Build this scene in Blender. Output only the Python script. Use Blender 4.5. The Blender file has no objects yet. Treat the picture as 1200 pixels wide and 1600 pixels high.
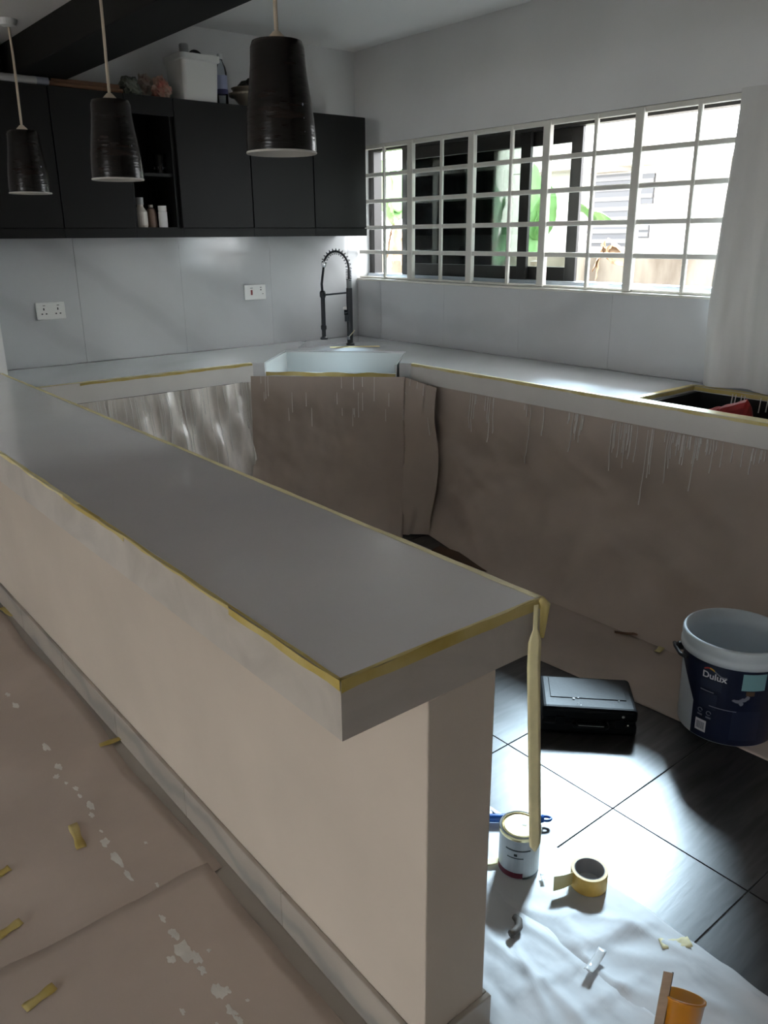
import bpy, bmesh, math, random
from mathutils import Vector, Matrix, noise
random.seed(7)
R = math.radians
sc = bpy.context.scene
C = sc.collection

# ------------------------------------------------------------------ camera
H = 1.545
F = 1267.26
MR = ((0.77462, -0.63237, -0.00826), (-0.20970, -0.24446, -0.94670), (0.59667, 0.73506, -0.32197))
# rows: image right, image down, forward
cam_d = bpy.data.cameras.new('camera')
cam = bpy.data.objects.new('camera', cam_d)
C.objects.link(cam)
cam_d.sensor_fit = 'AUTO'
cam_d.sensor_width = 36.0
cam_d.lens = F / 1600 * 36
cam_d.clip_start = 0.02
r_, d_, f_ = (Vector(v).normalized() for v in MR)
cam.matrix_world = Matrix(((r_.x, -d_.x, -f_.x, 0), (r_.y, -d_.y, -f_.y, 0), (r_.z, -d_.z, -f_.z, H), (0, 0, 0, 1)))
sc.camera = cam

# ------------------------------------------------------------------ world, sun, exposure
w = bpy.data.worlds.new('overcast_sky')
sc.world = w
w.use_nodes = True
bg = w.node_tree.nodes['Background']
bg.inputs['Color'].default_value = (0.94, 0.97, 1.0, 1)
bg.inputs['Strength'].default_value = 9.5
sun_d = bpy.data.lights.new('veiled_sun_offscreen', 'SUN')
sun = bpy.data.objects.new('veiled_sun_offscreen', sun_d)
C.objects.link(sun)
sun_d.energy = 16.0
sun_d.angle = R(12)
sun_d.color = (0.64, 0.85, 1.0)
sd = Vector((-0.86, -0.48, -0.745))
sun.rotation_euler = sd.to_track_quat('-Z', 'Y').to_euler()
sc.view_settings.view_transform = 'Standard'
sc.view_settings.look = 'None'
sc.view_settings.gamma = 1.0
sc.view_settings.use_curve_mapping = False
sc.view_settings.exposure = 0.62


# pixel of the photograph -> point on a known plane
def ray(px, py):
    a, b = (px - 600) / F, (py - 800) / F
    return Vector([r_[i] * a + d_[i] * b + f_[i] for i in range(3)])


def onz(px, py, z):
    d = ray(px, py)
    return Vector((0, 0, H)) + d * ((z - H) / d.z)


def onx(px, py, x):
    d = ray(px, py)
    return Vector((0, 0, H)) + d * (x / d.x)


def ony(px, py, y):
    d = ray(px, py)
    return Vector((0, 0, H)) + d * (y / d.y)


# ------------------------------------------------------------------ materials
MATS = {}


def mat(name, col, rough=0.6, metal=0.0, spec=0.5, coat=0.0, coat_rough=0.05, var=0.0, vscale=6.0, stretch=(1, 1, 1),
        col2=None, bump=0.0, bscale=30.0, detail=4.0, space='Object', lo=0.35, hi=0.65, trans=0.0, alpha=1.0, distort=0.0,
        rand=False, sheen=0.0, subsurf=0.0):
    m = bpy.data.materials.new(name)
    MATS[name] = m
    m.use_nodes = True
    nt = m.node_tree
    N, L = nt.nodes, nt.links
    b = N['Principled BSDF']
    b.inputs['Base Color'].default_value = (*col, 1)
    b.inputs['Roughness'].default_value = rough
    b.inputs['Metallic'].default_value = metal
    b.inputs['Specular IOR Level'].default_value = spec
    b.inputs['Coat Weight'].default_value = coat
    b.inputs['Coat Roughness'].default_value = coat_rough
    b.inputs['Transmission Weight'].default_value = trans
    b.inputs['Alpha'].default_value = alpha
    vec = None
    if var or col2 or bump:
        if space == 'World':
            g = N.new('ShaderNodeNewGeometry')
            src = g.outputs['Position']
        else:
            g = N.new('ShaderNodeTexCoord')
            src = g.outputs['Object']
        if rand:
            oi = N.new('ShaderNodeObjectInfo')
            ml = N.new('ShaderNodeMath')
            ml.operation = 'MULTIPLY'
            ml.inputs[1].default_value = 37.0
            L.new(oi.outputs['Random'], ml.inputs[0])
            ad = N.new('ShaderNodeVectorMath')
            ad.operation = 'ADD'
            L.new(src, ad.inputs[0])
            L.new(ml.outputs[0], ad.inputs[1])
            src = ad.outputs[0]
        mp = N.new('ShaderNodeMapping')
        mp.inputs['Scale'].default_value = stretch
        L.new(src, mp.inputs['Vector'])
        vec = mp.outputs['Vector']
    if var or col2:
        n = N.new('ShaderNodeTexNoise')
        n.inputs['Scale'].default_value = vscale
        n.inputs['Detail'].default_value = detail
        n.inputs['Distortion'].default_value = distort
        L.new(vec, n.inputs['Vector'])
        cr = N.new('ShaderNodeValToRGB')
        c2 = col2 if col2 else tuple(min(1, c * (1 + var)) for c in col)
        c1 = col if col2 else tuple(c * (1 - var) for c in col)
        cr.color_ramp.elements[0].position = lo
        cr.color_ramp.elements[1].position = hi
        cr.color_ramp.elements[0].color = (*c1, 1)
        cr.color_ramp.elements[1].color = (*c2, 1)
        L.new(n.outputs['Fac'], cr.inputs['Fac'])
        L.new(cr.outputs['Color'], b.inputs['Base Color'])
    if bump:
        n2 = N.new('ShaderNodeTexNoise')
        n2.inputs['Scale'].default_value = bscale
        n2.inputs['Detail'].default_value = 3
        L.new(vec, n2.inputs['Vector'])
        bp = N.new('ShaderNodeBump')
        bp.inputs['Strength'].default_value = bump
        bp.inputs['Distance'].default_value = 0.01
        L.new(n2.outputs['Fac'], bp.inputs['Height'])
        L.new(bp.outputs['Normal'], b.inputs['Normal'])
    return m


def marble(name, base, vein, rough, angle, scale=1.0, coat=0.0, width=0.06, space='World'):
    m = bpy.data.materials.new(name)
    MATS[name] = m
    m.use_nodes = True
    nt = m.node_tree
    N, L = nt.nodes, nt.links
    b = N['Principled BSDF']
    b.inputs['Roughness'].default_value = rough
    b.inputs['Coat Weight'].default_value = coat
    b.inputs['Coat Roughness'].default_value = 0.03
    g = N.new('ShaderNodeNewGeometry')
    mp = N.new('ShaderNodeMapping')
    mp.inputs['Rotation'].default_value = angle
    mp.inputs['Scale'].default_value = (scale, scale, scale)
    L.new(g.outputs['Position'], mp.inputs['Vector'])
    wv = N.new('ShaderNodeTexWave')
    wv.inputs['Scale'].default_value = 0.75
    wv.inputs['Distortion'].default_value = 7.0
    wv.inputs['Detail'].default_value = 4.0
    wv.inputs['Detail Scale'].default_value = 0.8
    L.new(mp.outputs['Vector'], wv.inputs['Vector'])
    cr = N.new('ShaderNodeValToRGB')
    e = cr.color_ramp.elements
    e[0].position = 0.0
    e[0].color = (*vein, 1)
    e[1].position = 1.0
    e[1].color = (*base, 1)
    k = cr.color_ramp.elements.new(width * 4)
    k.color = tuple((a * 0.35 + c * 0.65) for a, c in zip(vein, base)) + (1,)
    L.new(wv.outputs['Fac'], cr.inputs['Fac'])
    n = N.new('ShaderNodeTexNoise')
    n.inputs['Scale'].default_value = 1.6
    n.inputs['Detail'].default_value = 6
    L.new(mp.outputs['Vector'], n.inputs['Vector'])
    mx = N.new('ShaderNodeMix')
    mx.data_type = 'RGBA'
    mx.blend_type = 'MULTIPLY'
    mx.inputs['Factor'].default_value = 0.35
    L.new(cr.outputs['Color'], mx.inputs['A'])
    cr2 = N.new('ShaderNodeValToRGB')
    cr2.color_ramp.elements[0].position = 0.3
    cr2.color_ramp.elements[0].color = (0.72, 0.72, 0.72, 1)
    cr2.color_ramp.elements[1].position = 0.65
    L.new(n.outputs['Fac'], cr2.inputs['Fac'])
    L.new(cr2.outputs['Color'], mx.inputs['B'])
    L.new(mx.outputs['Result'], b.inputs['Base Color'])
    return m


def glass(name, tint, gloss=0.08):
    m = bpy.data.materials.new(name)
    MATS[name] = m
    m.use_nodes = True
    nt = m.node_tree
    N, L = nt.nodes, nt.links
    N.remove(N['Principled BSDF'])
    t = N.new('ShaderNodeBsdfTransparent')
    t.inputs['Color'].default_value = (*tint, 1)
    g = N.new('ShaderNodeBsdfGlossy')
    g.inputs['Roughness'].default_value = 0.02
    fr = N.new('ShaderNodeFresnel')
    fr.inputs['IOR'].default_value = 1.45
    mx = N.new('ShaderNodeMixShader')
    L.new(fr.outputs[0], mx.inputs[0])
    L.new(t.outputs[0], mx.inputs[1])
    L.new(g.outputs[0], mx.inputs[2])
    L.new(mx.outputs[0], N['Material Output'].inputs[0])
    return m


mat('wall_white', (0.72, 0.715, 0.71), 0.75, var=0.04, vscale=2.0, bump=0.04, bscale=60, space='World')
mat('wall_cream', (0.56, 0.48, 0.395), 0.7, var=0.05, vscale=2.5, bump=0.05, bscale=50, space='World')
mat('ceiling_white', (0.80, 0.79, 0.78), 0.85)
mat('black_paint', (0.009, 0.009, 0.0088), 0.7, spec=0.2)
mat('cabinet_black', (0.009, 0.009, 0.0088), 0.5, spec=0.2)
mat('cabinet_inside', (0.008, 0.008, 0.008), 0.6)
marble('backsplash_marble', (0.60, 0.605, 0.61), (0.52, 0.525, 0.53), 0.12, (0.4, 0.9, 0.3), 1.1)
marble('counter_marble', (0.70, 0.71, 0.72), (0.64, 0.65, 0.66), 0.07, (0.3, 0.2, 0.9), 0.9, coat=0.6)
marble('skirting_marble', (0.45, 0.40, 0.34), (0.30, 0.28, 0.25), 0.3, (0.5, 0.8, 0.4), 3.5)
mat('counter_edge_white', (0.72, 0.70, 0.67), 0.35, var=0.03, vscale=5)
mat('peninsula_epoxy', (0.68, 0.645, 0.63), 0.25, coat=1.0, coat_rough=0.015, var=0.035, vscale=2.2, space='World')
mat('peninsula_fascia', (0.47, 0.425, 0.37), 0.4, var=0.10, vscale=5, bump=0.05, bscale=30, space='World', distort=1.5)
mat('tape_yellow', (0.66, 0.55, 0.20), 0.55, var=0.22, vscale=14, col2=(0.78, 0.71, 0.42), space='World')
mat('tape_amber', (0.46, 0.34, 0.075), 0.5, col2=(0.56, 0.46, 0.19), vscale=9, space='World')
mat('tape_pale', (0.78, 0.70, 0.40), 0.55, var=0.08, vscale=20)
mat('tile_dark', (0.022, 0.0215, 0.022), 0.31, col2=(0.062, 0.06, 0.06), vscale=3.2, stretch=(1.6, 11, 1), detail=6, lo=0.36,
    hi=0.74, rand=True, bump=0.02, bscale=9, distort=0.6, spec=0.4)
mat('grout', (0.12, 0.12, 0.115), 0.8)
mat('kraft_paper', (0.54, 0.455, 0.395), 0.55, var=0.08, vscale=3.0, bump=0.45, bscale=6, space='World', detail=5)
mat('dark_brown', (0.10, 0.06, 0.035), 0.7, var=0.15, vscale=8)
mat('plastic_film', (0.72, 0.67, 0.62), 0.25, var=0.10, vscale=9, stretch=(3, 3, 0.7), spec=0.6, space='World')
mat('epoxy_drip', (0.86, 0.84, 0.81), 0.2, coat=0.5)
mat('epoxy_spill', (0.74, 0.73, 0.69), 0.35, var=0.08, vscale=20)
mat('dropcloth_white', (0.64, 0.65, 0.67), 0.6, var=0.04, vscale=4, bump=0.5, bscale=9, space='World')
mat('clear_wrap', (0.80, 0.82, 0.84), 0.12, coat=0.8)
mat('grille_cream', (0.72, 0.70, 0.64), 0.45)
mat('reveal_cream', (0.72, 0.69, 0.62), 0.7, var=0.03, vscale=4)
mat('alu_bronze', (0.020, 0.018, 0.017), 0.35, metal=0.2)
mat('alu_track', (0.50, 0.55, 0.62), 0.35, metal=0.6)
glass('tinted_glass', (0.76, 0.80, 0.78))
glass('clear_glass', (0.93, 0.95, 0.95))
glass('clear_plastic', (0.80, 0.84, 0.88))
mat('white_plastic', (0.74, 0.74, 0.72), 0.4)
mat('plate_white', (0.80, 0.79, 0.76), 0.35)
mat('socket_hole', (0.02, 0.02, 0.02), 0.6)
mat('switch_red', (0.20, 0.02, 0.02), 0.4)
mat('steel', (0.62, 0.63, 0.65), 0.22, metal=1.0)
mat('faucet_black', (0.008, 0.010, 0.014), 0.35)
mat('faucet_grey', (0.22, 0.23, 0.23), 0.4, metal=0.6)
mat('shade_outer', (0.004, 0.0033, 0.003), 0.24, spec=0.3, col2=(0.024, 0.016, 0.0125), vscale=7, stretch=(1.2, 1.2, 9), lo=0.45, hi=0.8, detail=5,
    bump=0.15, bscale=10)
mat('shade_inner', (0.55, 0.53, 0.49), 0.5)
mat('cord_cream', (0.55, 0.47, 0.36), 0.6)
mat('bulb_glass', (0.8, 0.8, 0.78), 0.2)
mat('sink_white', (0.70, 0.72, 0.71), 0.15, coat=0.4)
mat('case_black', (0.004, 0.005, 0.006), 0.5, spec=0.2, var=0.2, vscale=30, bump=0.05, bscale=90)
mat('case_pale', (0.30, 0.34, 0.32), 0.5)
mat('pail_white', (0.62, 0.68, 0.72), 0.4, var=0.03, vscale=5)
mat('pail_navy', (0.006, 0.011, 0.035), 0.35)
mat('pail_panel', (0.016, 0.022, 0.05), 0.4)
mat('pail_teal', (0.22, 0.42, 0.45), 0.4)
mat('pail_bottom', (0.33, 0.42, 0.40), 0.4)
mat('print_white', (0.75, 0.75, 0.76), 0.5)
mat('print_grey', (0.20, 0.21, 0.25), 0.5)
mat('print_red', (0.45, 0.04, 0.03), 0.5)
mat('print_yellow', (0.75, 0.45, 0.05), 0.5)
mat('pail_handle', (0.012, 0.012, 0.014), 0.4)
mat('can_label', (0.42, 0.46, 0.49), 0.3, var=0.05, vscale=12)
mat('can_maroon', (0.10, 0.008, 0.025), 0.4)
mat('can_gold', (0.80, 0.68, 0.38), 0.25, metal=0.85)
mat('can_dark', (0.02, 0.03, 0.03), 0.4)
mat('brush_blue', (0.008, 0.075, 0.30), 0.3)
mat('cardboard_core', (0.30, 0.28, 0.27), 0.8)
mat('roll_amber', (0.62, 0.40, 0.09), 0.5, var=0.1, vscale=30)
mat('tub_orange', (0.62, 0.24, 0.015), 0.3, trans=0.25, coat=0.3)
mat('tub_amber_fill', (0.50, 0.33, 0.10), 0.4)
mat('stick_wood', (0.40, 0.28, 0.19), 0.7, var=0.12, vscale=12, stretch=(1, 1, 6))
mat('stick_dark', (0.02, 0.015, 0.012), 0.6)
mat('dirt_brown', (0.12, 0.10, 0.085), 0.7)
mat('red_plastic', (0.34, 0.004, 0.004), 0.45)
mat('bag_mix', (0.40, 0.28, 0.22), 0.45, col2=(0.46, 0.44, 0.40), vscale=14, detail=6)
mat('bag_red', (0.28, 0.07, 0.05), 0.4, col2=(0.48, 0.36, 0.28), vscale=18)
mat('bag_green', (0.12, 0.13, 0.10), 0.4, var=0.3, vscale=14)
mat('bowl_steel', (0.30, 0.27, 0.22), 0.3, metal=0.7)
mat('dark_fill', (0.012, 0.011, 0.010), 0.7)
mat('label_blue', (0.30, 0.33, 0.48), 0.5)
mat('label_navy', (0.03, 0.03, 0.10), 0.5)
mat('pole_wood', (0.13, 0.06, 0.028), 0.6, var=0.2, vscale=8, stretch=(1, 8, 8))
mat('tube_grey', (0.36, 0.36, 0.36), 0.4)
mat('bottle_cream', (0.55, 0.50, 0.44), 0.4)
mat('bottle_brown', (0.30, 0.20, 0.15), 0.4)
mat('sheet_white', (0.66, 0.65, 0.63), 0.5, var=0.04, vscale=3, stretch=(4, 4, 0.5), space='World')
mat('concrete_old', (0.10, 0.078, 0.058), 0.9, col2=(0.26, 0.225, 0.18), vscale=3.0, stretch=(1, 1, 0.35), detail=6, space='World')
mat('house_paint', (0.62, 0.59, 0.55), 0.8, var=0.03, vscale=1.0, space='World')
mat('house_window', (0.05, 0.052, 0.058), 0.3)
mat('house_louver', (0.12, 0.12, 0.125), 0.4)
mat('soil', (0.16, 0.13, 0.09), 0.95, var=0.2, vscale=2.0, space='World')
mat('living_floor', (0.46, 0.42, 0.37), 0.35, var=0.1, vscale=2.0, space='World')
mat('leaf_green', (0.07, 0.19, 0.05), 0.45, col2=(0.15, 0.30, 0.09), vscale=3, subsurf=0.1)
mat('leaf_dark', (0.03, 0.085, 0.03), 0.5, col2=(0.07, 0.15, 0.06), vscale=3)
mat('leaf_dry', (0.24, 0.13, 0.065), 0.8, col2=(0.38, 0.27, 0.17), vscale=6)
mat('stem_brown', (0.12, 0.09, 0.06), 0.8, var=0.3, vscale=6, stretch=(1, 1, 0.3))


# ------------------------------------------------------------------ mesh helper
WL = {}


class MB:
    def __init__(s):
        s.v, s.f = [], []

    def add(s, vs, fs):
        o = len(s.v)
        s.v += [tuple(p) for p in vs]
        s.f += [tuple(i + o for i in f) for f in fs]
        return s

    def box(s, x0, x1, y0, y1, z0, z1):
        return s.add([(x0, y0, z0), (x1, y0, z0), (x1, y1, z0), (x0, y1, z0), (x0, y0, z1), (x1, y0, z1), (x1, y1, z1), (x0, y1, z1)],
                     [(0, 3, 2, 1), (4, 5, 6, 7), (0, 1, 5, 4), (1, 2, 6, 5), (2, 3, 7, 6), (3, 0, 4, 7)])

    def obox(s, o, u, v, wv, lu, lv, lw):
        # oriented box from corner o along unit vectors
        o, u, v, wv = Vector(o), Vector(u) * lu, Vector(v) * lv, Vector(wv) * lw
        P = [o, o + u, o + u + v, o + v]
        P += [p + wv for p in P]
        return s.add(P, [(0, 3, 2, 1), (4, 5, 6, 7), (0, 1, 5, 4), (1, 2, 6, 5), (2, 3, 7, 6), (3, 0, 4, 7)])

    def prism(s, poly, z0, z1):
        n = len(poly)
        vs = [(p[0], p[1], z0) for p in poly] + [(p[0], p[1], z1) for p in poly]
        fs = [tuple(range(n - 1, -1, -1)), tuple(range(n, 2 * n))]
        fs += [(i, (i + 1) % n, n + (i + 1) % n, n + i) for i in range(n)]
        return s.add(vs, fs)

    def lathe(s, c, prof, n=32, cap0=False, cap1=False, ax=None):
        c = Vector(c)
        if ax is None:
            X, Y, Z = Vector((1, 0, 0)), Vector((0, 1, 0)), Vector((0, 0, 1))
        else:
            Z = Vector(ax).normalized()
            X = Z.orthogonal().normalized()
            Y = Z.cross(X)
        vs, fs = [], []
        for (r, h) in prof:
            for i in range(n):
                a = 2 * math.pi * i / n
                vs.append(c + X * (r * math.cos(a)) + Y * (r * math.sin(a)) + Z * h)
        for k in range(len(prof) - 1):
            for i in range(n):
                j = (i + 1) % n
                fs.append((k * n + i, k * n + j, (k + 1) * n + j, (k + 1) * n + i))
        if cap0:
            fs.append(tuple(range(n - 1, -1, -1)))
        if cap1:
            b = (len(prof) - 1) * n
            fs.append(tuple(range(b, b + n)))
        return s.add(vs, fs)

    def tube(s, pts, r, n=10, cap=True):
        pts = [Vector(p) for p in pts]
        vs, fs = [], []
        prev = None
        for i, p in enumerate(pts):
            t = (pts[min(i + 1, len(pts) - 1)] - pts[max(i - 1, 0)]).normalized()
            if prev is None:
                X = t.orthogonal().normalized()
            else:
                X = (prev - t * prev.dot(t)).normalized()
            prev = X
            Y = t.cross(X)
            rr = r[i] if isinstance(r, (list, tuple)) else r
            for k in range(n):
                a = 2 * math.pi * k / n
                vs.append(p + X * (rr * math.cos(a)) + Y * (rr * math.sin(a)))
        for i in range(len(pts) - 1):
            for k in range(n):
                j = (k + 1) % n
                fs.append((i * n + k, i * n + j, (i + 1) * n + j, (i + 1) * n + k))
        if cap:
            fs.append(tuple(range(n - 1, -1, -1)))
            b = (len(pts) - 1) * n
            fs.append(tuple(range(b, b + n)))
        return s.add(vs, fs)

    def grid(s, fn, nu, nv):
        vs = [fn(i / nu, j / nv) for j in range(nv + 1) for i in range(nu + 1)]
        fs = [(j * (nu + 1) + i, j * (nu + 1) + i + 1, (j + 1) * (nu + 1) + i + 1, (j + 1) * (nu + 1) + i)
              for j in range(nv) for i in range(nu)]
        return s.add(vs, fs)

    def build(s, name, m, parent=None, origin=None, smooth=False, bevel=0.0, seg=2, thick=0.0, autos=None):
        if origin is None:
            if parent is not None:
                origin = WL[parent.name]
            else:
                xs, ys, zs = zip(*s.v)
                origin = Vector(((min(xs) + max(xs)) / 2, (min(ys) + max(ys)) / 2, min(zs)))
        origin = Vector(origin)
        me = bpy.data.meshes.new(name)
        me.from_pydata([Vector(p) - origin for p in s.v], [], s.f)
        bm = bmesh.new()
        bm.from_mesh(me)
        bmesh.ops.recalc_face_normals(bm, faces=bm.faces)
        bm.to_mesh(me)
        bm.free()
        me.materials.append(MATS[m])
        ob = bpy.data.objects.new(name, me)
        C.objects.link(ob)
        WL[ob.name] = origin
        if parent is not None:
            ob.parent = parent
            ob.location = origin - WL[parent.name]
        else:
            ob.location = origin
        if smooth:
            for p in me.polygons:
                p.use_smooth = True
        if thick:
            md = ob.modifiers.new('thickness', 'SOLIDIFY')
            md.thickness = thick
            md.offset = 1 if thick > 0 else -1
        if bevel:
            md = ob.modifiers.new('edge', 'BEVEL')
            md.width = bevel
            md.segments = seg
            md.limit_method = 'ANGLE'
            md.angle_limit = R(40)
        return ob


def thing(name, loc, label, cat, group=None, kind=None):
    o = bpy.data.objects.new(name, None)
    C.objects.link(o)
    o.location = loc
    o.empty_display_size = 0.05
    WL[o.name] = Vector(loc)
    return tag(o, label, cat, group, kind)


def tag(o, label=None, cat=None, group=None, kind=None):
    if label:
        o['label'] = label
    if cat:
        o['category'] = cat
    if group:
        o['group'] = group
    if kind:
        o['kind'] = kind
    return o


def struct(o, label=None, cat=None):
    return tag(o, label, cat, None, 'structure')


def fbm(x, y, z=0.0, o=4):
    return noise.fractal(Vector((x, y, z)), 1.0, 2.0, o)


def ridge(x, y, z=0.0):
    return 1 - abs(noise.noise(Vector((x, y, z)))) * 2


def copy_tree(o, parent=None, loc=None):
    c = o.copy()
    C.objects.link(c)
    c.parent = parent
    if loc is not None:
        c.location = loc
        WL[c.name] = Vector(loc)
    for ch in list(o.children):
        copy_tree(ch, c)
    return c


# ------------------------------------------------------------------ room shell
XC, YC = 3.46, 4.52          # window wall (X), cabinet wall (Y)
ZC = 2.63                    # kitchen ceiling
ZS = 2.394                   # lower ceiling over the living side
XL, YF = -6.0, -2.6          # far ends of the living side, behind the camera
ZW0, ZW1 = 1.28, 2.09        # window sill and head
YW0, YW1 = 1.885, 4.52       # window along the wall
TW = 0.20

m = MB().box(1.06, XC + TW, YC, YC + TW, 0, ZC + 0.1)
wall_back = struct(m.build('wall_back', 'wall_white'), 'white plastered kitchen wall behind the black wall cabinets', 'wall')
m = MB()
m.box(XC, XC + TW, YF, YC, 0, ZW0)
m.box(XC, XC + TW, YF, YC, ZW1, ZC + 0.1)
m.box(XC, XC + TW, YF, YW0, ZW0, ZW1)
wall_right = struct(m.build('wall_right', 'wall_white'), 'white kitchen wall holding the long barred window', 'wall')
m = MB().box(XL, 1.06, 4.15, YC + TW, 0, ZC + 0.1)
struct(m.build('wall_end', 'wall_white'), 'white wall where the long raised counter ends', 'wall')
m = MB()
m.box(XL - TW, XL, YF, -0.95, 0, ZC + 0.1)
m.box(XL - TW, XL, 0.95, YC + TW, 0, ZC + 0.1)
m.box(XL - TW, XL, -0.95, 0.95, 2.25, ZC + 0.1)
struct(m.build('wall_left', 'wall_white'), 'white living side wall with a wide doorway opening', 'wall')
m = MB().box(XL - TW, XC + TW, YF - TW, YF, 0, ZC + 0.1)
struct(m.build('wall_front', 'wall_white'), 'plain white wall opposite the cabinets', 'wall')
m = MB().box(1.31, XC + TW, YF, YC + TW, ZC, ZC + 0.12)
struct(m.build('ceiling', 'ceiling_white'), 'flat white kitchen ceiling', 'ceiling')
m = MB().box(XL - TW, 1.31, YF, 4.15, ZS, ZC + 0.12).box(1.06, 1.31, 4.15, YC, ZS, ZC + 0.12)
struct(m.build('ceiling', 'ceiling_white'), 'lower white ceiling over the living side', 'ceiling')
m = MB().box(1.31, 1.55, YF, YC, 2.255, ZC)
struct(m.build('ceiling_beam', 'black_paint', bevel=0.004), 'black painted beam running under the ceiling', 'beam')

# floors
m = MB().box(0.93, XC, YF, YC, -0.06, -0.003)
floor = struct(m.build('floor', 'grout', origin=(0.93, 0, -0.06)), 'dark grey wood-grain tiled kitchen floor', 'floor')
TL, TWD, GAP = 0.6, 0.4, 0.003
tm = MB().box(-TL / 2 + GAP / 2, TL / 2 - GAP / 2, -TWD / 2 + GAP / 2, TWD / 2 - GAP / 2, -0.008, 0.0)
proto = None
for i in range(-2, 4):
    for j in range(-9, 10):
        x0, y0 = 1.702 + i * TL, 1.077 + j * TWD
        if x0 + TL < 0.94 or x0 > XC or y0 + TWD < -1.5 or y0 > YC:
            continue
        a0, a1, b0, b1 = max(x0, 0.935), min(x0 + TL, XC), max(y0, YF), min(y0 + TWD, YC)
        full = (a1 - a0 > TL - 1e-4) and (b1 - b0 > TWD - 1e-4)
        if full and proto is not None:
            o = proto.copy()
            C.objects.link(o)
            o.location = Vector((x0 + TL / 2, y0 + TWD / 2, 0)) - WL[floor.name]
        elif full:
            q = MB().box(x0 + GAP / 2, x0 + TL - GAP / 2, y0 + GAP / 2, y0 + TWD - GAP / 2, -0.008, 0.0)
            proto = o = q.build('floor_tile', 'tile_dark', floor, origin=(x0 + TL / 2, y0 + TWD / 2, 0), bevel=0.0012, seg=1)
        elif a1 - a0 > 0.02 and b1 - b0 > 0.02:
            q = MB().box(a0 + GAP / 2, a1 - GAP / 2, b0 + GAP / 2, b1 - GAP / 2, -0.008, 0.0)
            o = q.build('floor_tile', 'tile_dark', floor, origin=(x0 + TL / 2, y0 + TWD / 2, 0), bevel=0.0012, seg=1)
m = MB().box(XL - TW, 0.93, YF, 4.15, -0.06, -0.004)
struct(m.build('floor', 'living_floor'), 'dark floor of the living side showing beside the skirting', 'floor')

# half wall with skirting
XW0, XW1, YE = 0.766, 0.924, 0.836
m = MB().box(XW0, XW1, YE, 4.15, 0, 0.8395)
struct(m.build('wall_half', 'wall_cream', bevel=0.003), 'cream painted half wall carrying the long grey counter', 'wall')
bb = struct(thing('baseboard_half', (XW0, YE, 0), 'grey marble skirting along the cream half wall', 'baseboard'), None)
y = YE - 0.012
k = 0
while y < 4.14:
    y1 = min(y + 0.5, 4.145)
    MB().box(XW0 - 0.012, XW0, y + 0.0008, y1 - 0.0008, -0.002, 0.10).build('skirting_tile', 'skirting_marble', bb, bevel=0.0015, seg=1)
    y = y1
MB().box(XW0 + 0.0005, XW1 + 0.012, YE - 0.012, YE, -0.002, 0.10).build('skirting_tile', 'skirting_marble', bb, bevel=0.0015, seg=1)
MB().box(XW1, XW1 + 0.012, YE + 0.001, YE + 0.5, -0.002, 0.10).build('skirting_tile', 'skirting_marble', bb, bevel=0.0015, seg=1)

# backsplash tiles on both kitchen walls
bt = 0.010
xs = [1.062, 1.57, 2.17, 2.77, 3.37, XC - 0.012]
for a, b in zip(xs[:-1], xs[1:]):
    MB().box(a + 0.0005, b - 0.0005, YC - bt, YC - 0.0005, 0.902, 1.56).build('backsplash_tile', 'backsplash_marble', wall_back, bevel=0.0004, seg=1)
ys = [4.51, 4.263, 3.663, 3.063, 2.463, 1.90]
for a, b in zip(ys[1:], ys[:-1]):
    MB().box(XC - bt, XC - 0.0005, a + 0.0005, b - 0.0005, 0.902, ZW0 - 0.013).build('backsplash_tile', 'backsplash_marble', wall_right, bevel=0.0004, seg=1)

# ------------------------------------------------------------------ window, sashes, grille
win = struct(thing('window_1', (XC + 0.12, 3.2, ZW0), 'dark bronze sliding window with tinted panes behind the grille', 'window'))
XF0, XF1 = XC + 0.10, XC + 0.165
m = MB()
m.box(XF0, XF1, YW0 + 0.0, YW1 - 0.005, ZW1 - 0.03, ZW1)
m.box(XF0, XF1, YW1 - 0.06, YW1 - 0.005, ZW0 + 0.03, ZW1 - 0.03)
m.build('window_frame', 'alu_bronze', win)
MB().box(XF0 - 0.02, XF1 + 0.015, YW0 + 0.002, YW1 - 0.01, ZW0 + 0.001, ZW0 + 0.03).build('window_track', 'alu_track', win)
MB().box(XC - 0.016, XC + TW + 0.02, YW0, YW1 - 0.012, ZW0 - 0.012, ZW0).build('window_sill', 'reveal_cream', win, bevel=0.003)
for (ya, yb, xa) in ((3.136, 4.19, XF0 + 0.008), (2.82, 3.86, XF0 + 0.036)):
    s = MB()
    sw = 0.062
    z0, z1 = ZW0 + 0.03, ZW1 - 0.03
    s.box(xa, xa + 0.022, ya, ya + sw * 1.1, z0, z1)
    s.box(xa, xa + 0.022, yb - sw * 0.7, yb, z0, z1)
    s.box(xa, xa + 0.022, ya + sw * 1.1, yb - sw * 0.7, z0, z0 + 0.07)
    s.box(xa, xa + 0.022, ya + sw * 1.1, yb - sw * 0.7, z1 - 0.07, z1)
    so = s.build('sash', 'alu_bronze', win, bevel=0.002, seg=1)
    MB().box(xa + 0.008, xa + 0.013, ya + sw, yb - sw * 0.6, z0 + 0.066, z1 - 0.065).build('pane', 'tinted_glass', so)

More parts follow.
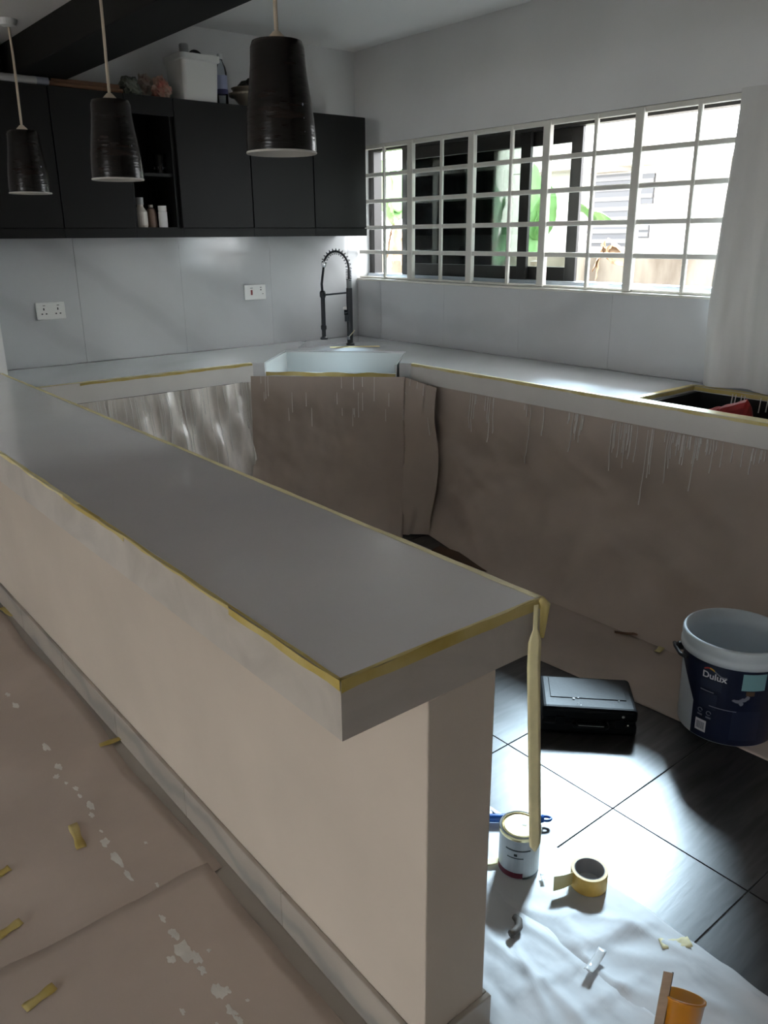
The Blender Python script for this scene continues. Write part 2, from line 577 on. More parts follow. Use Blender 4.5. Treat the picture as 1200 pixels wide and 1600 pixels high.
gr = thing('window_grille', (XC - 0.01, 3.2, ZW0), 'cream welded metal burglar grille across the kitchen window', 'grille')
xg0, xg1 = XC + 0.004, XC + 0.022
def hbar(z, h, y0=YW0, y1=YW1 - 0.014):
    MB().box(xg0, xg1, y0, y1, z - h / 2, z + h / 2).build('grille_rail', 'grille_cream', gr, bevel=0.003, seg=1)
for z in (1.912, 1.756, 1.598, 1.447):
    hbar(z, 0.024)
hbar(ZW1 - 0.014, 0.026)
hbar(ZW0 + 0.008, 0.014)
for i, yb in enumerate((4.241, 3.988, 3.717, 3.473, 3.178, 2.938, 2.642, 2.40, 2.106)):
    wd = 0.046 if i % 2 else 0.021
    xx = (xg0 - 0.008, xg1 + 0.004) if i % 2 else (xg0 - 0.004, xg1 - 0.004)
    MB().box(xx[0], xx[1], yb - wd / 2, yb + wd / 2, ZW0 + 0.004, ZW1 - 0.004).build('grille_bar', 'grille_cream', gr, bevel=0.003, seg=1)
MB().box(xg0, xg1, YW0 + 0.001, YW0 + 0.026, ZW0 + 0.004, ZW1 - 0.004).build('grille_bar', 'grille_cream', gr, bevel=0.003, seg=1)

# white sheet hanging beside the window
def sheet_fn(u, v):
    yy = 1.905 - u * 0.50 + 0.01 * math.sin(v * 5)
    zz = 0.905 + v * 1.19
    fold = 0.030 * math.sin(u * 13 + 0.6 * math.sin(v * 2.2)) + 0.014 * fbm(u * 5, v * 2.0, 3)
    xx = XC - 0.045 - fold * (0.55 + 0.45 * (1 - v)) - 0.025 * (1 - v)
    return (min(xx, XC - 0.006), yy, zz)
sh = MB().grid(sheet_fn, 60, 40).build('hanging_sheet', 'sheet_white', smooth=True)
tag(sh, 'white folded protective sheet hanging beside the window down to the worktop', 'sheet')

# ------------------------------------------------------------------ kitchen worktop
ZT, ZB = 0.90, 0.808
wt = thing('kitchen_worktop', (2.9, 3.9, ZB), 'pale glossy L-shaped kitchen worktop with white edge under the window', 'worktop')
poly = [(1.062, 3.88), (2.235, 3.88), (2.30, 3.855), (2.657, 4.205), (3.158, 3.667), (2.83, 3.345), (2.87, 3.29), (2.87, 1.925),
        (XC - 0.011, 1.925), (XC - 0.011, YC - 0.011), (1.062, YC - 0.011)]
CX0, CX1, CY0, CY1 = 2.925, 3.355, 1.28, 1.925
m = MB().prism(poly, ZB, ZT)
m.box(2.87, CX0, 0.4, CY1, ZT - 0.022, ZT).box(CX1, XC - 0.011, 0.4, CY1, ZT - 0.022, ZT).box(CX0, CX1, 0.4, CY0, ZT - 0.022, ZT)
m.build('slab', 'counter_marble', wt)
# white front edging, a few millimetres proud
e = MB().box(1.064, 2.238, 3.874, 3.8795, ZB - 0.004, ZT - 0.001)
e.build('front_edge', 'counter_edge_white', wt)
MB().box(2.864, 2.8695, 0.4, 3.288, ZB - 0.004, ZT - 0.001).build('front_edge', 'counter_edge_white', wt)


def tape_strip(pts, wd, mname, parent, nrm, jitter=0.004, th=0.0007, side=None, name='masking_tape'):
    """flat ribbon along pts; side = width direction; nrm = lift direction"""
    pts = [Vector(p) for p in pts]
    out = []
    for a, b in zip(pts[:-1], pts[1:]):
        n = max(2, int((b - a).length / 0.03))
        out += [a.lerp(b, i / n) for i in range(n)]
    out.append(pts[-1])
    side, nrm = Vector(side), Vector(nrm)
    vs, fs = [], []
    for i, p in enumerate(out):
        a = jitter * noise.noise(Vector((i * 0.35, p.x * 3, 1.3)))
        b = jitter * noise.noise(Vector((i * 0.43, p.y * 3, 7.7)))
        q0, q1 = p + side * a, p + side * (wd + b)
        vs += [q0 + nrm * 0.0004, q1 + nrm * 0.0004, q1 + nrm * (0.0004 + th), q0 + nrm * (0.0004 + th)]
    for i in range(len(out) - 1):
        o, q = i * 4, i * 4 + 4
        fs += [(o + k, o + (k + 1) % 4, q + (k + 1) % 4, q + k) for k in range(4)]
    fs += [(0, 1, 2, 3), tuple(len(vs) - 4 + k for k in (3, 2, 1, 0))]
    return MB().add(vs, fs).build(name, mname, parent)


UP, MX, MY = (0, 0, 1), (-1, 0, 0), (0, -1, 0)
tape_strip([(1.08, 3.874, ZT), (2.235, 3.874, ZT)], 0.020, 'tape_yellow', wt, UP, side=(0, 1, 0))
tape_strip([(1.3, 3.8735, ZT - 0.001), (2.235, 3.8735, ZT - 0.001)], 0.012, 'tape_amber', wt, MY, side=(0, 0, -1))
tape_strip([(2.864, 3.285, ZT), (2.864, 1.93, ZT)], 0.012, 'tape_pale', wt, UP, side=(1, 0, 0))
tape_strip([(2.8635, 3.285, ZT - 0.001), (2.8635, 0.5, ZT - 0.001)], 0.012, 'tape_yellow', wt, MX, side=(0, 0, -1))
tape_strip([(2.864, 1.96, ZT), (2.864, 0.5, ZT)], 0.058, 'tape_pale', wt, UP, side=(1, 0, 0))
tape_strip([(CX0 - 0.02, CY1, ZT), (CX1 + 0.02, CY1, ZT)], 0.028, 'tape_amber', wt, UP, side=(0, 1, 0))
tape_strip([(CX1, CY1 + 0.02, ZT), (CX1, 0.7, ZT)], 0.032, 'tape_amber', wt, UP, side=(1, 0, 0))
tape_strip([(CX1 - 0.0005, CY1, ZT - 0.001), (CX1 - 0.0005, 0.9, ZT - 0.001)], 0.018, 'tape_amber', wt, MX, side=(0, 0, -1))
tape_strip([(CX0, CY1 - 0.0005, ZT - 0.001), (CX1, CY1 - 0.0005, ZT - 0.001)], 0.016, 'tape_amber', wt, MY, side=(0, 0, -1))
tape_strip([(2.915, 4.10, ZT), (3.17, 3.93, ZT)], 0.06, 'tape_amber', wt, UP, side=Vector((0.55, 0.83, 0)))
# drips inside the hob opening
m = MB()
for yy in (1.74, 1.725, 1.70, 1.685, 1.615, 1.585, 1.525):
    ln = random.uniform(0.03, 0.075)
    m.tube([(CX1 - 0.003, yy, ZT - 0.01), (CX1 - 0.003, yy + 0.004, ZT - 0.02 - ln)], [0.0018, 0.0028], 6)
tag(m.build('epoxy_drips', 'epoxy_drip', wt), kind='stuff')

# base cabinets under the worktop (papered over; dark inside the hob opening)
bc = thing('base_cabinet', (3.18, 1.6, 0), 'dark base cabinet under the open hob cut-out', 'cabinet')
ZP = ZT - 0.024
MB().box(2.910, 2.924, 0.4, 1.904, 0.0, ZP).build('front_panel', 'cabinet_inside', bc)
MB().box(2.91, 3.44, 1.905, 1.9235, 0.0, ZP).build('side_panel', 'cabinet_inside', bc)
MB().box(2.91, 3.44, 0.4, 0.415, 0.0, ZP).build('side_panel', 'cabinet_inside', bc)
MB().box(3.38, 3.395, 0.415, 1.905, 0.0, ZP).build('back_panel', 'cabinet_inside', bc)
MB().box(2.91, 3.38, 0.415, 1.905, 0.10, 0.115).build('bottom_panel', 'cabinet_inside', bc)
bc2 = thing('base_cabinet', (3.18, 2.6, 0), 'base cabinet papered over between sink and hob opening', 'cabinet')
MB().box(2.91, 3.44, 1.975, 3.28, 0.0, ZB - 0.01).build('body', 'cabinet_black', bc2)
bc3 = thing('base_cabinet', (1.7, 4.2, 0), 'base cabinet under the worktop below the sockets', 'cabinet')
MB().box(1.09, 2.20, 3.93, 4.50, 0.0, ZB - 0.01).build('body', 'cabinet_black', bc3)
# red crumpled object in the hob opening
crest = [onx(px, py, 3.20) for px, py in ((1100, 641), (1118, 635), (1130, 633), (1150, 628), (1168, 623), (1173, 632), (1176, 660))]
def redf(u, v):
    k = u * 5.999
    i = int(k)
    p = crest[i].lerp(crest[i + 1], k - i)
    s_ = v * 2 - 1
    return (3.20 + s_ * 0.11 + 0.006 * fbm(u * 4, v * 4, 2), p.y + 0.01 * s_, p.z - 0.30 * abs(s_) ** 1.6 - 0.006 * abs(fbm(u * 6, v * 5, 9)))
q = MB().grid(redf, 24, 16)
yl, yh = min(c.y for c in crest), max(c.y for c in crest)
q.box(3.10, 3.30, yl + 0.01, yh - 0.01, 0.116, 0.60)
tag(q.build('red_bag', 'red_plastic'), 'crumpled red bag standing inside the hob cut-out', 'bag')

# ------------------------------------------------------------------ corner sink and faucet
sk = thing('corner_sink', (2.73, 3.77, 0.60), 'white open-front corner sink between the two worktop runs', 'sink')
A, B = Vector((2.657, 4.205, 0)), Vector((3.158, 3.667, 0))
u = (B - A).normalized()
v = Vector((u.y, -u.x, 0))
if v.dot(Vector((-1, -1, 0))) < 0:
    v = -v
LN, DP = (B - A).length, 0.475
A = A + u * 0.001 + v * 0.001
LN -= 0.002
zb, zf, zt2 = 0.70, 0.845, 0.893
tk = 0.012
o3 = lambda p, z: Vector((p.x, p.y, z))
MB().obox(o3(A, zb - tk), u, v, UP, LN, DP, tk).build('basin_floor', 'sink_white', sk)
MB().obox(o3(A, zb), u, v, UP, LN, tk, zt2 - zb).build('basin_wall', 'sink_white', sk, bevel=0.003)
MB().obox(o3(A + v * tk, zb), u, v, UP, tk, DP - 2 * tk, zt2 - zb).build('basin_wall', 'sink_white', sk, bevel=0.003)
MB().obox(o3(A + u * (LN - tk) + v * tk, zb), u, v, UP, tk, DP - 2 * tk, zt2 - zb).build('basin_wall', 'sink_white', sk, bevel=0.003)
MB().obox(o3(A + v * (DP - tk), zb - tk), u, v, UP, LN, tk, zf - zb + tk).build('front_wall', 'sink_white', sk, bevel=0.003)
tape_strip([o3(A + v * (DP + 0.001) + u * 0.01, zf), o3(A + v * (DP + 0.001) + u * (LN - 0.005), zf)], 0.020, 'tape_amber', sk, v, side=(0, 0, -1), jitter=0.006)

ft = thing('kitchen_faucet', (3.10, 4.14, ZT), 'black spring pull-down kitchen faucet standing behind the corner sink', 'faucet')
FB = Vector((3.10, 4.14, ZT))
lf = Vector((-0.776, 0.630, 0))
zz = lambda h, s=0.0: FB + lf * s + Vector((0, 0, h))
MB().lathe(zz(0), [(0.026, 0), (0.026, 0.008), (0.019, 0.014), (0.019, 0.345)], 20, True, True).build('column', 'faucet_black', ft, smooth=False)
MB().lathe(zz(0.345), [(0.0165, 0), (0.0165, 0.055)], 20, True, True).build('collar', 'faucet_grey', ft)
arc = []
for i in range(41):
    t = i / 40
    if t < 0.35:
        arc.append(zz(0.39 + t / 0.35 * 0.065, 0.004 * t))
    else:
        a = (t - 0.35) / 0.65 * R(158)
        arc.append(zz(0.455 + 0.105 * math.sin(a), 0.079 - 0.079 * math.cos(a)))
MB().tube(arc, 0.0065, 8).build('hose', 'faucet_black', ft, smooth=True)
coil = []
NT = 20
for i in range(NT * 12 + 1):
    t = i / (NT * 12) * 40
    k = min(39, int(t))
    p = arc[k].lerp(arc[k + 1], t - k)
    tg = (arc[min(k + 2, 40)] - arc[max(k - 1, 0)]).normalized()
    n1 = Vector((-lf.y, lf.x, 0))
    n2 = tg.cross(n1).normalized()
    a = i / 12 * 2 * math.pi
    coil.append(p + n1 * (0.0175 * math.cos(a)) + n2 * (0.0175 * math.sin(a)))
MB().tube(coil, 0.0020, 5).build('spring', 'faucet_black', ft, smooth=True)
MB().lathe(arc[-1] + Vector((0, 0, -0.025)), [(0.012, 0), (0.015, 0.01), (0.015, 0.028), (0.010, 0.036)], 16, True, True).build('spring_end', 'steel', ft)
pe = arc[-1] + Vector((0, 0, -0.02))
MB().tube([pe, zz(0.37, 0.168), zz(0.325, 0.166)], 0.008, 10).build('hose', 'faucet_black', ft, smooth=True)
MB().lathe(zz(0.035, 0.164), [(0.024, 0), (0.024, 0.010), (0.013, 0.018), (0.013, 0.055), (0.018, 0.065), (0.018, 0.082), (0.0135, 0.09), (0.0135, 0.25),
                              (0.019, 0.262), (0.019, 0.285), (0.014, 0.295)], 18, True, True).build('spray_head', 'faucet_black', ft)
MB().tube([zz(0.318, 0.0), zz(0.305, 0.15)], 0.0055, 8).build('holder_arm', 'faucet_black', ft)
side = Vector((-0.62, -0.78, 0))
MB().lathe(zz(0.20) + lf * 0.012, [(0.017, 0), (0.017, 0.022)], 16, True, True, ax=lf).build('valve', 'faucet_black', ft)
MB().lathe(zz(0.225) + lf * 0.028, [(0.013, 0), (0.013, 0.006)], 16, True, True, ax=side).build('valve_cap', 'steel', ft)
MB().obox(zz(0.145) + lf * 0.005 + side * 0.006, lf, side, UP, 0.026, 0.02, 0.045).build('valve_body', 'faucet_black', ft, bevel=0.003)
MB().tube([zz(0.045) + side * 0.02 + lf * 0.012, zz(0.095) + side * 0.03 - lf * 0.03], 0.004, 8).build('lever', 'steel', ft)
MB().lathe(zz(0.035) + side * 0.017 + lf * 0.010, [(0.011, 0), (0.009, 0.02)], 12, True, True).build('lever_knob', 'print_grey', ft)

# ------------------------------------------------------------------ long raised counter on the half wall
pc = thing('bar_counter', (0.8, 2.4, 0.845), 'long grey glossy bar counter taped along its edges', 'counter')
PX0, PX1, PY0, PY1, PZ0, PZ1 = 0.595, 1.035, YE - 0.001, 4.148, 0.842, 0.941
MB().box(PX0 + 0.004, PX1 - 0.004, PY0 + 0.004, PY1, PZ0, PZ1).build('slab', 'peninsula_epoxy', pc, bevel=0.003)
MB().box(PX0, PX1, PY0, PY0 + 0.0035, PZ0 - 0.002, PZ1 - 0.002).build('end_fascia', 'peninsula_fascia', pc)
MB().box(PX0, PX0 + 0.0035, PY0 + 0.0036, PY1, PZ0 - 0.002, PZ1 - 0.002).build('side_fascia', 'peninsula_fascia', pc)
MB().box(PX1 - 0.0035, PX1, PY0 + 0.0036, PY1, PZ0 - 0.002, PZ1 - 0.002).build('side_fascia', 'peninsula_fascia', pc)
tape_strip([(PX1 + 0.002, PY0, PZ1), (PX1 + 0.002, PY1, PZ1)], 0.014, 'tape_pale', pc, UP, side=MX, jitter=0.003)
tape_strip([(PX1 + 0.001, PY0, PZ1), (PX1 + 0.001, PY1, PZ1)], 0.020, 'tape_yellow', pc, (1, 0, 0), side=(0, 0, -1))
tape_strip([(PX0 - 0.001, PY0, PZ1), (PX0 - 0.001, 1.9, PZ1)], 0.006, 'tape_amber', pc, UP, side=(1, 0, 0), jitter=0.003)
tape_strip([(PX0 - 0.001, 1.9, PZ1), (PX0 - 0.001, PY1, PZ1)], 0.008, 'tape_yellow', pc, UP, side=(1, 0, 0), jitter=0.003)
tape_strip([(PX0 - 0.001, PY0, PZ1), (PX0 - 0.001, 1.16, PZ1)], 0.016, 'tape_amber', pc, MX, side=(0, 0, -1), jitter=0.006)
tape_strip([(PX0 - 0.001, 1.16, PZ1), (PX0 - 0.001, 1.62, PZ1)], 0.005, 'tape_amber', pc, MX, side=(0, 0, -1), jitter=0.005)
tape_strip([(PX0 - 0.001, 1.62, PZ1), (PX0 - 0.001, 2.0, PZ1)], 0.011, 'tape_amber', pc, MX, side=(0, 0, -1), jitter=0.006)
tape_strip([(PX0 - 0.001, 2.0, PZ1), (PX0 - 0.001, PY1, PZ1)], 0.007, 'tape_yellow', pc, MX, side=(0, 0, -1), jitter=0.007)
tape_strip([(PX0, PY0 - 0.001, PZ1), (PX1, PY0 - 0.001, PZ1)], 0.008, 'tape_amber', pc, UP, side=(0, 1, 0), jitter=0.003)
tape_strip([(PX0, PY0 - 0.001, PZ1 + 0.001), (PX1, PY0 - 0.001, PZ1 + 0.001)], 0.020, 'tape_amber', pc, MY, side=(0, 0, -1), jitter=0.006)
# crumpled corner and the long end of tape hanging from it
MB().tube([(PX1 - 0.008, PY0 - 0.004, PZ1 + 0.002), (PX1 + 0.003, PY0 - 0.004, PZ1 - 0.012), (PX1 - 0.001, PY0 - 0.005, PZ1 - 0.075)],
          [0.006, 0.010, 0.004], 7).build('tape_crumple', 'tape_amber', pc, smooth=True)
def hang(u, v):
    k = 1.0 if v < 0.955 else math.sqrt(max(0.02, 1 - ((v - 0.955) / 0.045) ** 2))
    k *= 0.35 + 0.65 * min(1, max(0, v - 0.10) * 22 + 0.02)
    top = onz(838, 940, PZ1)
    z = PZ1 - 0.012 - v * 0.562
    px = 838 - 5 * min(1, v * 4) + 3 * v
    c = ony(px, 945 + 385 * v, PY0 - 0.010)
    s_ = (u - 0.5) * 0.0275 * k
    return (c.x + s_ * 0.93, PY0 - 0.010 - s_ * 0.3, c.z)
MB().grid(hang, 4, 40).build('hanging_tape', 'tape_pale', pc, thick=0.0006, smooth=True)

# ------------------------------------------------------------------ masking paper on the fronts
def fold_noise(a, b, s):
    return 0.020 * fbm(a * 2.2, b * 2.2, s) + 0.016 * (ridge(a * 2.6 + b * 1.7, b * 1.3 - a * 0.6, s) - 0.5)


def paper_right(uu, vv):
    yy = 3.17 - uu * 2.66
    k = vv
    x = 2.884 - 0.030 * k - 0.225 * k ** 3.5 * min(1, 0.15 + uu * 3)
    z = 0.805 - 0.798 * k
    if uu < 0.02:
        yy += 0.012 * math.sin(vv * 9)
    amp = 0.25 + 0.75 * min(1, k * 3) * (1 if k < 0.9 else max(0.0, (1 - k) * 10))
    n = fold_noise(yy * 1.3, k * 1.5, 2.0)
    if k > 0.98:
        n = 0
    return (min(2.896, x - max(-0.03, n) * amp * 1.2), yy, max(z, 0.006))
pr = MB().grid(paper_right, 120, 44).build('masking_paper', 'kraft_paper', smooth=True)
tag(pr, 'brown paper with white drips hung below the worktop under the window', 'paper')

def paper_sink(uu, vv):
    a, b = Vector((2.235, 3.875, 0)), Vector((2.842, 3.285, 0))
    ext = Vector((2.855, 3.05, 0))
    if uu < 0.8:
        p = a.lerp(b, uu / 0.8)
        out = Vector((-0.70, -0.71, 0))
    else:
        p = b.lerp(ext, (uu - 0.8) / 0.2)
        out = Vector((-1, 0, 0))
    p = p + Vector((-0.012, -0.012, 0))
    k = vv
    ztop = 0.838 - (0.036 * max(0, (uu - 0.8) / 0.2))
    z = ztop - (ztop - 0.006) * k
    n = fold_noise(uu * 1.6 + 5, k * 1.2, 6.0) * 1.0 + 0.014 * math.sin(uu * 21 + 2 * k) * k
    amp = min(1, k * 4)
    wob = 0.018 * math.sin(k * 7 + 1) * (1 if uu > 0.93 else 0)
    fl = 1 - max(0, (uu - 0.7) / 0.3) * 0.85
    p = p + out * ((0.030 if uu < 0.8 else 0.030 - 0.022 * (uu - 0.8) / 0.2) + 0.012 * min(1, k * 5) + 0.03 * k * fl + 0.22 * k ** 4 * fl + max(-0.02, n) * amp * (0.3 + 0.7 * fl)) + Vector((0, wob, 0))
    return (p.x, p.y, z)
ps = MB().grid(paper_sink, 80, 40).build('masking_paper', 'kraft_paper', smooth=True)
tag(ps, 'brown paper hung below the front of the corner sink', 'paper')

def film_left(uu, vv):
    x = 1.10 + uu * 1.14
    z = 0.803 - vv * 0.795
    n = 0.022 * ridge(uu * 7 + vv * 2.2, vv * 1.2, 4) + 0.02 * fbm(uu * 5, vv * 3, 8) + 0.012 * math.sin(uu * 40 - vv * 10)
    return (x, 3.885 - 0.012 - 0.10 * vv - max(-0.02, n) * min(1, 0.3 + vv * 3), z)
pf = MB().grid(film_left, 90, 30).build('masking_film', 'plastic_film', smooth=True)
tag(pf, 'wrinkled translucent film with drips hung below the worktop under the sockets', 'plastic sheet')


def drips(name, fn, list_uv, parent, lo=0.0014, hi=0.0024, off=(-0.5, -0.5, 0)):
    m = MB()
    off = Vector(off) * 0.006
    for (uu, v0, v1) in list_uv:
        pts, rs = [], []
        n = 9
        for i in range(n + 1):
            t = i / n
            v = v0 + (v1 - v0) * t
            p = Vector(fn(min(0.999, uu + 0.0025 * math.sin(t * 5 + uu * 50) * (v1 - v0)), v)) + off
            pts.append(p)
            rs.append(lo + (hi - lo) * t)
        m.tube(pts, rs, 5)
    return tag(m.build(name, 'epoxy_drip', parent), kind='stuff')


L = []
for (yc, ws, cnt, lmax) in ((2.20, 0.05, 12, 0.30), (1.93, 0.06, 12, 0.32), (1.72, 0.12, 22, 0.34), (1.60, 0.10, 14, 0.20), (2.75, 0.10, 9, 0.35), (2.45, 0.1, 4, 0.2), (1.40, 0.08, 8, 0.16)):
    for i in range(cnt):
        yy = yc + random.uniform(-ws, ws)
        L.append(((3.17 - yy) / 2.66, 0.01, random.uniform(0.06, lmax) * random.uniform(0.5, 1)))
for yy, l in ((1.83, 0.42), (2.46, 0.36), (2.00, 0.28)):
    L.append(((3.17 - yy) / 2.66, 0.02, l))
drips('epoxy_drips', paper_right, L, pr, off=(-1, 0, 0))
L = [(0.80, 0.0, 0.55)] + [(random.uniform(0.05, 0.99), random.choice((0.0, 0.1, 0.2)), 0) for _ in range(26)]
L = [(a, b, c if c else b + random.uniform(0.03, 0.16)) for a, b, c in L]
drips('epoxy_drips', paper_sink, L, ps, lo=0.0011, hi=0.0019)
L = [(random.uniform(0.03, 0.98), 0.0, random.uniform(0.10, 0.6)) for _ in range(60)]
drips('epoxy_drips', film_left, L, pf, lo=0.0013, hi=0.0022, off=(0, -1, 0))

# paper on the kitchen floor and the dark strip drawn for the gap beside it
def floor_paper(uu, vv):
    yy = 3.25 - uu * 3.1
    x = 2.655 - vv * (0.50 - 0.10 * uu + 0.02 * math.sin(uu * 6))
    z = 0.0025 + 0.004 * max(0, fbm(x * 5, yy * 4, 1)) + 0.003 * max(0, ridge(x * 3, yy * 3, 3))
    if vv > 0.95:
        z = 0.002
    return (x, yy, z)
fp = MB().grid(floor_paper, 84, 24).build('floor_paper', 'kraft_paper', smooth=True, thick=0.0006)
tag(fp, 'brown protective paper laid on the dark tiles below the papered cabinets', 'paper')
p0, p1 = onz(683, 858, 0.0), onz(815, 905, 0.0)
m = MB().prism([(p0.x + 0.02, p0.y), (p0.x - 0.06, p0.y - 0.02), (p1.x - 0.075, p1.y), (p1.x + 0.02, p1.y + 0.01)], 0.009, 0.016)  # added strip, coloured dark for the gap between the paper sheets
tag(m.build('dark_gap_strip', 'dark_brown', bevel=0.001), 'dark brown strip standing in for the dark gap at the foot of the papered cabinet', 'board')

# ------------------------------------------------------------------ upper cabinets
YCF = 4.19
ZC0, ZC1 = 1.548, 2.213
cabs = [(1.066, 1.43, 'door', 'black wall cabinet beside the end wall'), (1.432, 1.792, 'door', 'black wall cabinet left of the open shelves'),
        (1.794, 2.049, 'open', 'open black shelf unit holding bottles and a glass'), (2.051, 2.483, 'door', 'black wall cabinet under the white tub'),
        (2.485, 2.898, 'door', 'black wall cabinet under the metal bowl'), (2.900, 3.285, 'door', 'black wall cabinet next to the barred window')]
for (a, b, kd, lb) in cabs:
    t = thing('wall_cabinet', ((a + b) / 2, YC - 0.15, ZC0), lb, 'cabinet')
    yb = YC - 0.012
    m = MB()
    m.box(a, a + 0.018, YCF + 0.02, yb, ZC0, ZC1)
    m.box(b - 0.018, b, YCF + 0.02, yb, ZC0, ZC1)
    m.box(a + 0.018, b - 0.018, YCF + 0.02, yb, ZC0 + 0.03, ZC0 + 0.05)
    m.box(a + 0.018, b - 0.018, YCF + 0.02, yb, ZC1 - 0.018, ZC1)
    m.box(a + 0.018, b - 0.018, yb - 0.008, yb, ZC0 + 0.05, ZC1 - 0.018)
    m.build('body', 'cabinet_black', t)
    MB().box(a, b, YCF + 0.001, YCF + 0.0195, ZC0, ZC0 + 0.043).build('bottom_rail', 'cabinet_black', t)
    if kd == 'door':
        MB().box(a + 0.002, b - 0.002, YCF, YCF + 0.0185, ZC0 + 0.047, ZC1).build('door', 'cabinet_black', t, bevel=0.0015, seg=1)
    else:
        MB().box(a + 0.018, b - 0.018, YCF + 0.03, yb - 0.009, 1.845, 1.861).build('shelf', 'cabinet_black', t)
        MB().box(a, b, YCF + 0.001, YCF + 0.0195, ZC1 - 0.085, ZC1).build('top_rail', 'cabinet_black', t)

# things in the open shelf
def lathe_thing(name, c, prof, mname, label, cat, n=20, parts=(), group=None):
    t = thing(name, c, label, cat, group)
    MB().lathe(c, prof, n, True, True).build('body', mname, t, smooth=False)
    for (pn, pm, pp) in parts:
        MB().lathe(c, pp, n, True, True).build(pn, pm, t)
    return t


zs = ZC0 + 0.0505
b1 = ony(222, 355, 4.255)
lathe_thing('plastic_bottle', (b1.x, 4.255, zs), [(0.030, 0), (0.033, 0.01), (0.033, 0.075), (0.016, 0.10), (0.016, 0.11)], 'bottle_cream',
            'pale plastic bottle with grey cap on the lower open shelf', 'bottle', parts=(('cap', 'tube_grey', [(0.019, 0.1105), (0.019, 0.145)]),))
b1 = ony(237, 355, 4.285)
lathe_thing('plastic_bottle', (b1.x + 0.012, 4.30, zs), [(0.026, 0), (0.028, 0.01), (0.027, 0.07), (0.020, 0.092), (0.010, 0.098)], 'bottle_brown',
            'squat brown bottle between two pale bottles on the open shelf', 'bottle', parts=(('cap', 'bottle_cream', [(0.012, 0.0985), (0.012, 0.112)]),))
b1 = ony(256, 355, 4.26)
lathe_thing('plastic_bottle', (b1.x, 4.26, zs), [(0.022, 0), (0.023, 0.006), (0.023, 0.075), (0.020, 0.082)], 'white_plastic',
            'small white pill bottle with ribbed cap on the open shelf', 'bottle', parts=(('cap', 'plate_white', [(0.022, 0.0825), (0.022, 0.107)]),))
b1 = ony(251, 270, 4.30)
t = thing('drinking_glass', (b1.x, 4.30, 1.8612), 'clear cut drinking glass on the upper open shelf', 'glass')
MB().lathe((b1.x, 4.30, 1.8613), [(0.0, 0.004), (0.026, 0.004), (0.029, 0.05), (0.026, 0.06), (0.036, 0.095), (0.038, 0.095), (0.029, 0.06), (0.032, 0.05), (0.028, 0), (0.0, 0)], 14).build('bowl', 'clear_glass', t)
for i in range(8):
    a = i / 8 * 2 * math.pi
    MB().lathe((b1.x + 0.0315 * math.cos(a), 4.30 + 0.0315 * math.sin(a), 1.8613 + 0.028), [(0.001, -0.009), (0.004, 0), (0.001, 0.009)], 6).build('cut_facet', 'steel', t)

# things on top of the cabinets
zt = ZC1 + 0.0005
# white tub with rim
cx = (ony(270, 160, 4.33).x + ony(333, 160, 4.33).x) / 2 + 0.005
t = thing('plastic_tub', (cx, 4.33, zt), 'white square plastic tub on top of the black cabinets', 'tub')
def rrect(cx, cy, hx, hy, r, n=5):
    P = []
    for (sx, sy, a0) in ((1, 1, 0), (-1, 1, 90), (-1, -1, 180), (1, -1, 270)):
        for i in range(n + 1):
            a = R(a0 + 90 * i / n)
            P.append((cx + sx * (hx - r) + r * math.cos(a), cy + sy * (hy - r) + r * math.sin(a)))
    return P
def loft(mb, rings, cap0=True, cap1=True):
    n = len(rings[0][0])
    vs, fs = [], []
    for (P, z) in rings:
        vs += [(p[0], p[1], z) for p in P]
    for k in range(len(rings) - 1):
        fs += [(k * n + i, k * n + (i + 1) % n, (k + 1) * n + (i + 1) % n, (k + 1) * n + i) for i in range(n)]
    if cap0:
        fs.append(tuple(range(n - 1, -1, -1)))
    if cap1:
        fs.append(tuple(range((len(rings) - 1) * n, len(rings) * n)))
    return mb.add(vs, fs)
hw = 0.105
q = MB()
loft(q, [(rrect(cx, 4.33, hw - 0.010, hw - 0.012, 0.02), zt), (rrect(cx, 4.33, hw, hw, 0.022), zt + 0.215), (rrect(cx, 4.33, hw - 0.004, hw - 0.004, 0.02), zt + 0.215),
         (rrect(cx, 4.33, hw - 0.014, hw - 0.016, 0.018), zt + 0.006)])
q.build('body', 'white_plastic', t)
q = MB()
loft(q, [(rrect(cx, 4.33, hw + 0.001, hw + 0.001, 0.022), zt + 0.190), (rrect(cx, 4.33, hw + 0.010, hw + 0.010, 0.026), zt + 0.196), (rrect(cx, 4.33, hw + 0.010, hw + 0.010, 0.026), zt + 0.222),
         (rrect(cx, 4.33, hw + 0.001, hw + 0.001, 0.022), zt + 0.222), (rrect(cx, 4.33, hw + 0.001, hw + 0.001, 0.022), zt + 0.190)], False, False)
q.build('rim', 'white_plastic', t)
# in the tub: a dark round lid and a pale bottle
lx = ony(306, 92, 4.37)
t = thing('pan_lid', (lx.x, 4.37, zt + 0.0075), 'black round thing sticking up out of the white tub', 'lid')
MB().lathe((lx.x, 4.37, lx.z - 0.006), [(0.0, -0.008), (0.046, -0.008), (0.050, 0), (0.046, 0.008), (0.0, 0.008)], 26, ax=(0.1, -0.99, 0.05)).build('body', 'dark_fill', t)
MB().box(lx.x - 0.008, lx.x + 0.008, 4.362, 4.378, zt + 0.0075, lx.z - 0.05).build('handle', 'dark_fill', t)
lathe_thing('pump_bottle', (cx - 0.052, 4.30, zt + 0.0075), [(0.034, 0), (0.034, 0.19), (0.022, 0.205), (0.020, 0.215)], 'tube_grey',
            'pale bottle with grey cap poking out of the white tub', 'bottle', parts=(('cap', 'tube_grey', [(0.024, 0.2155), (0.024, 0.262), (0.020, 0.268)]),))
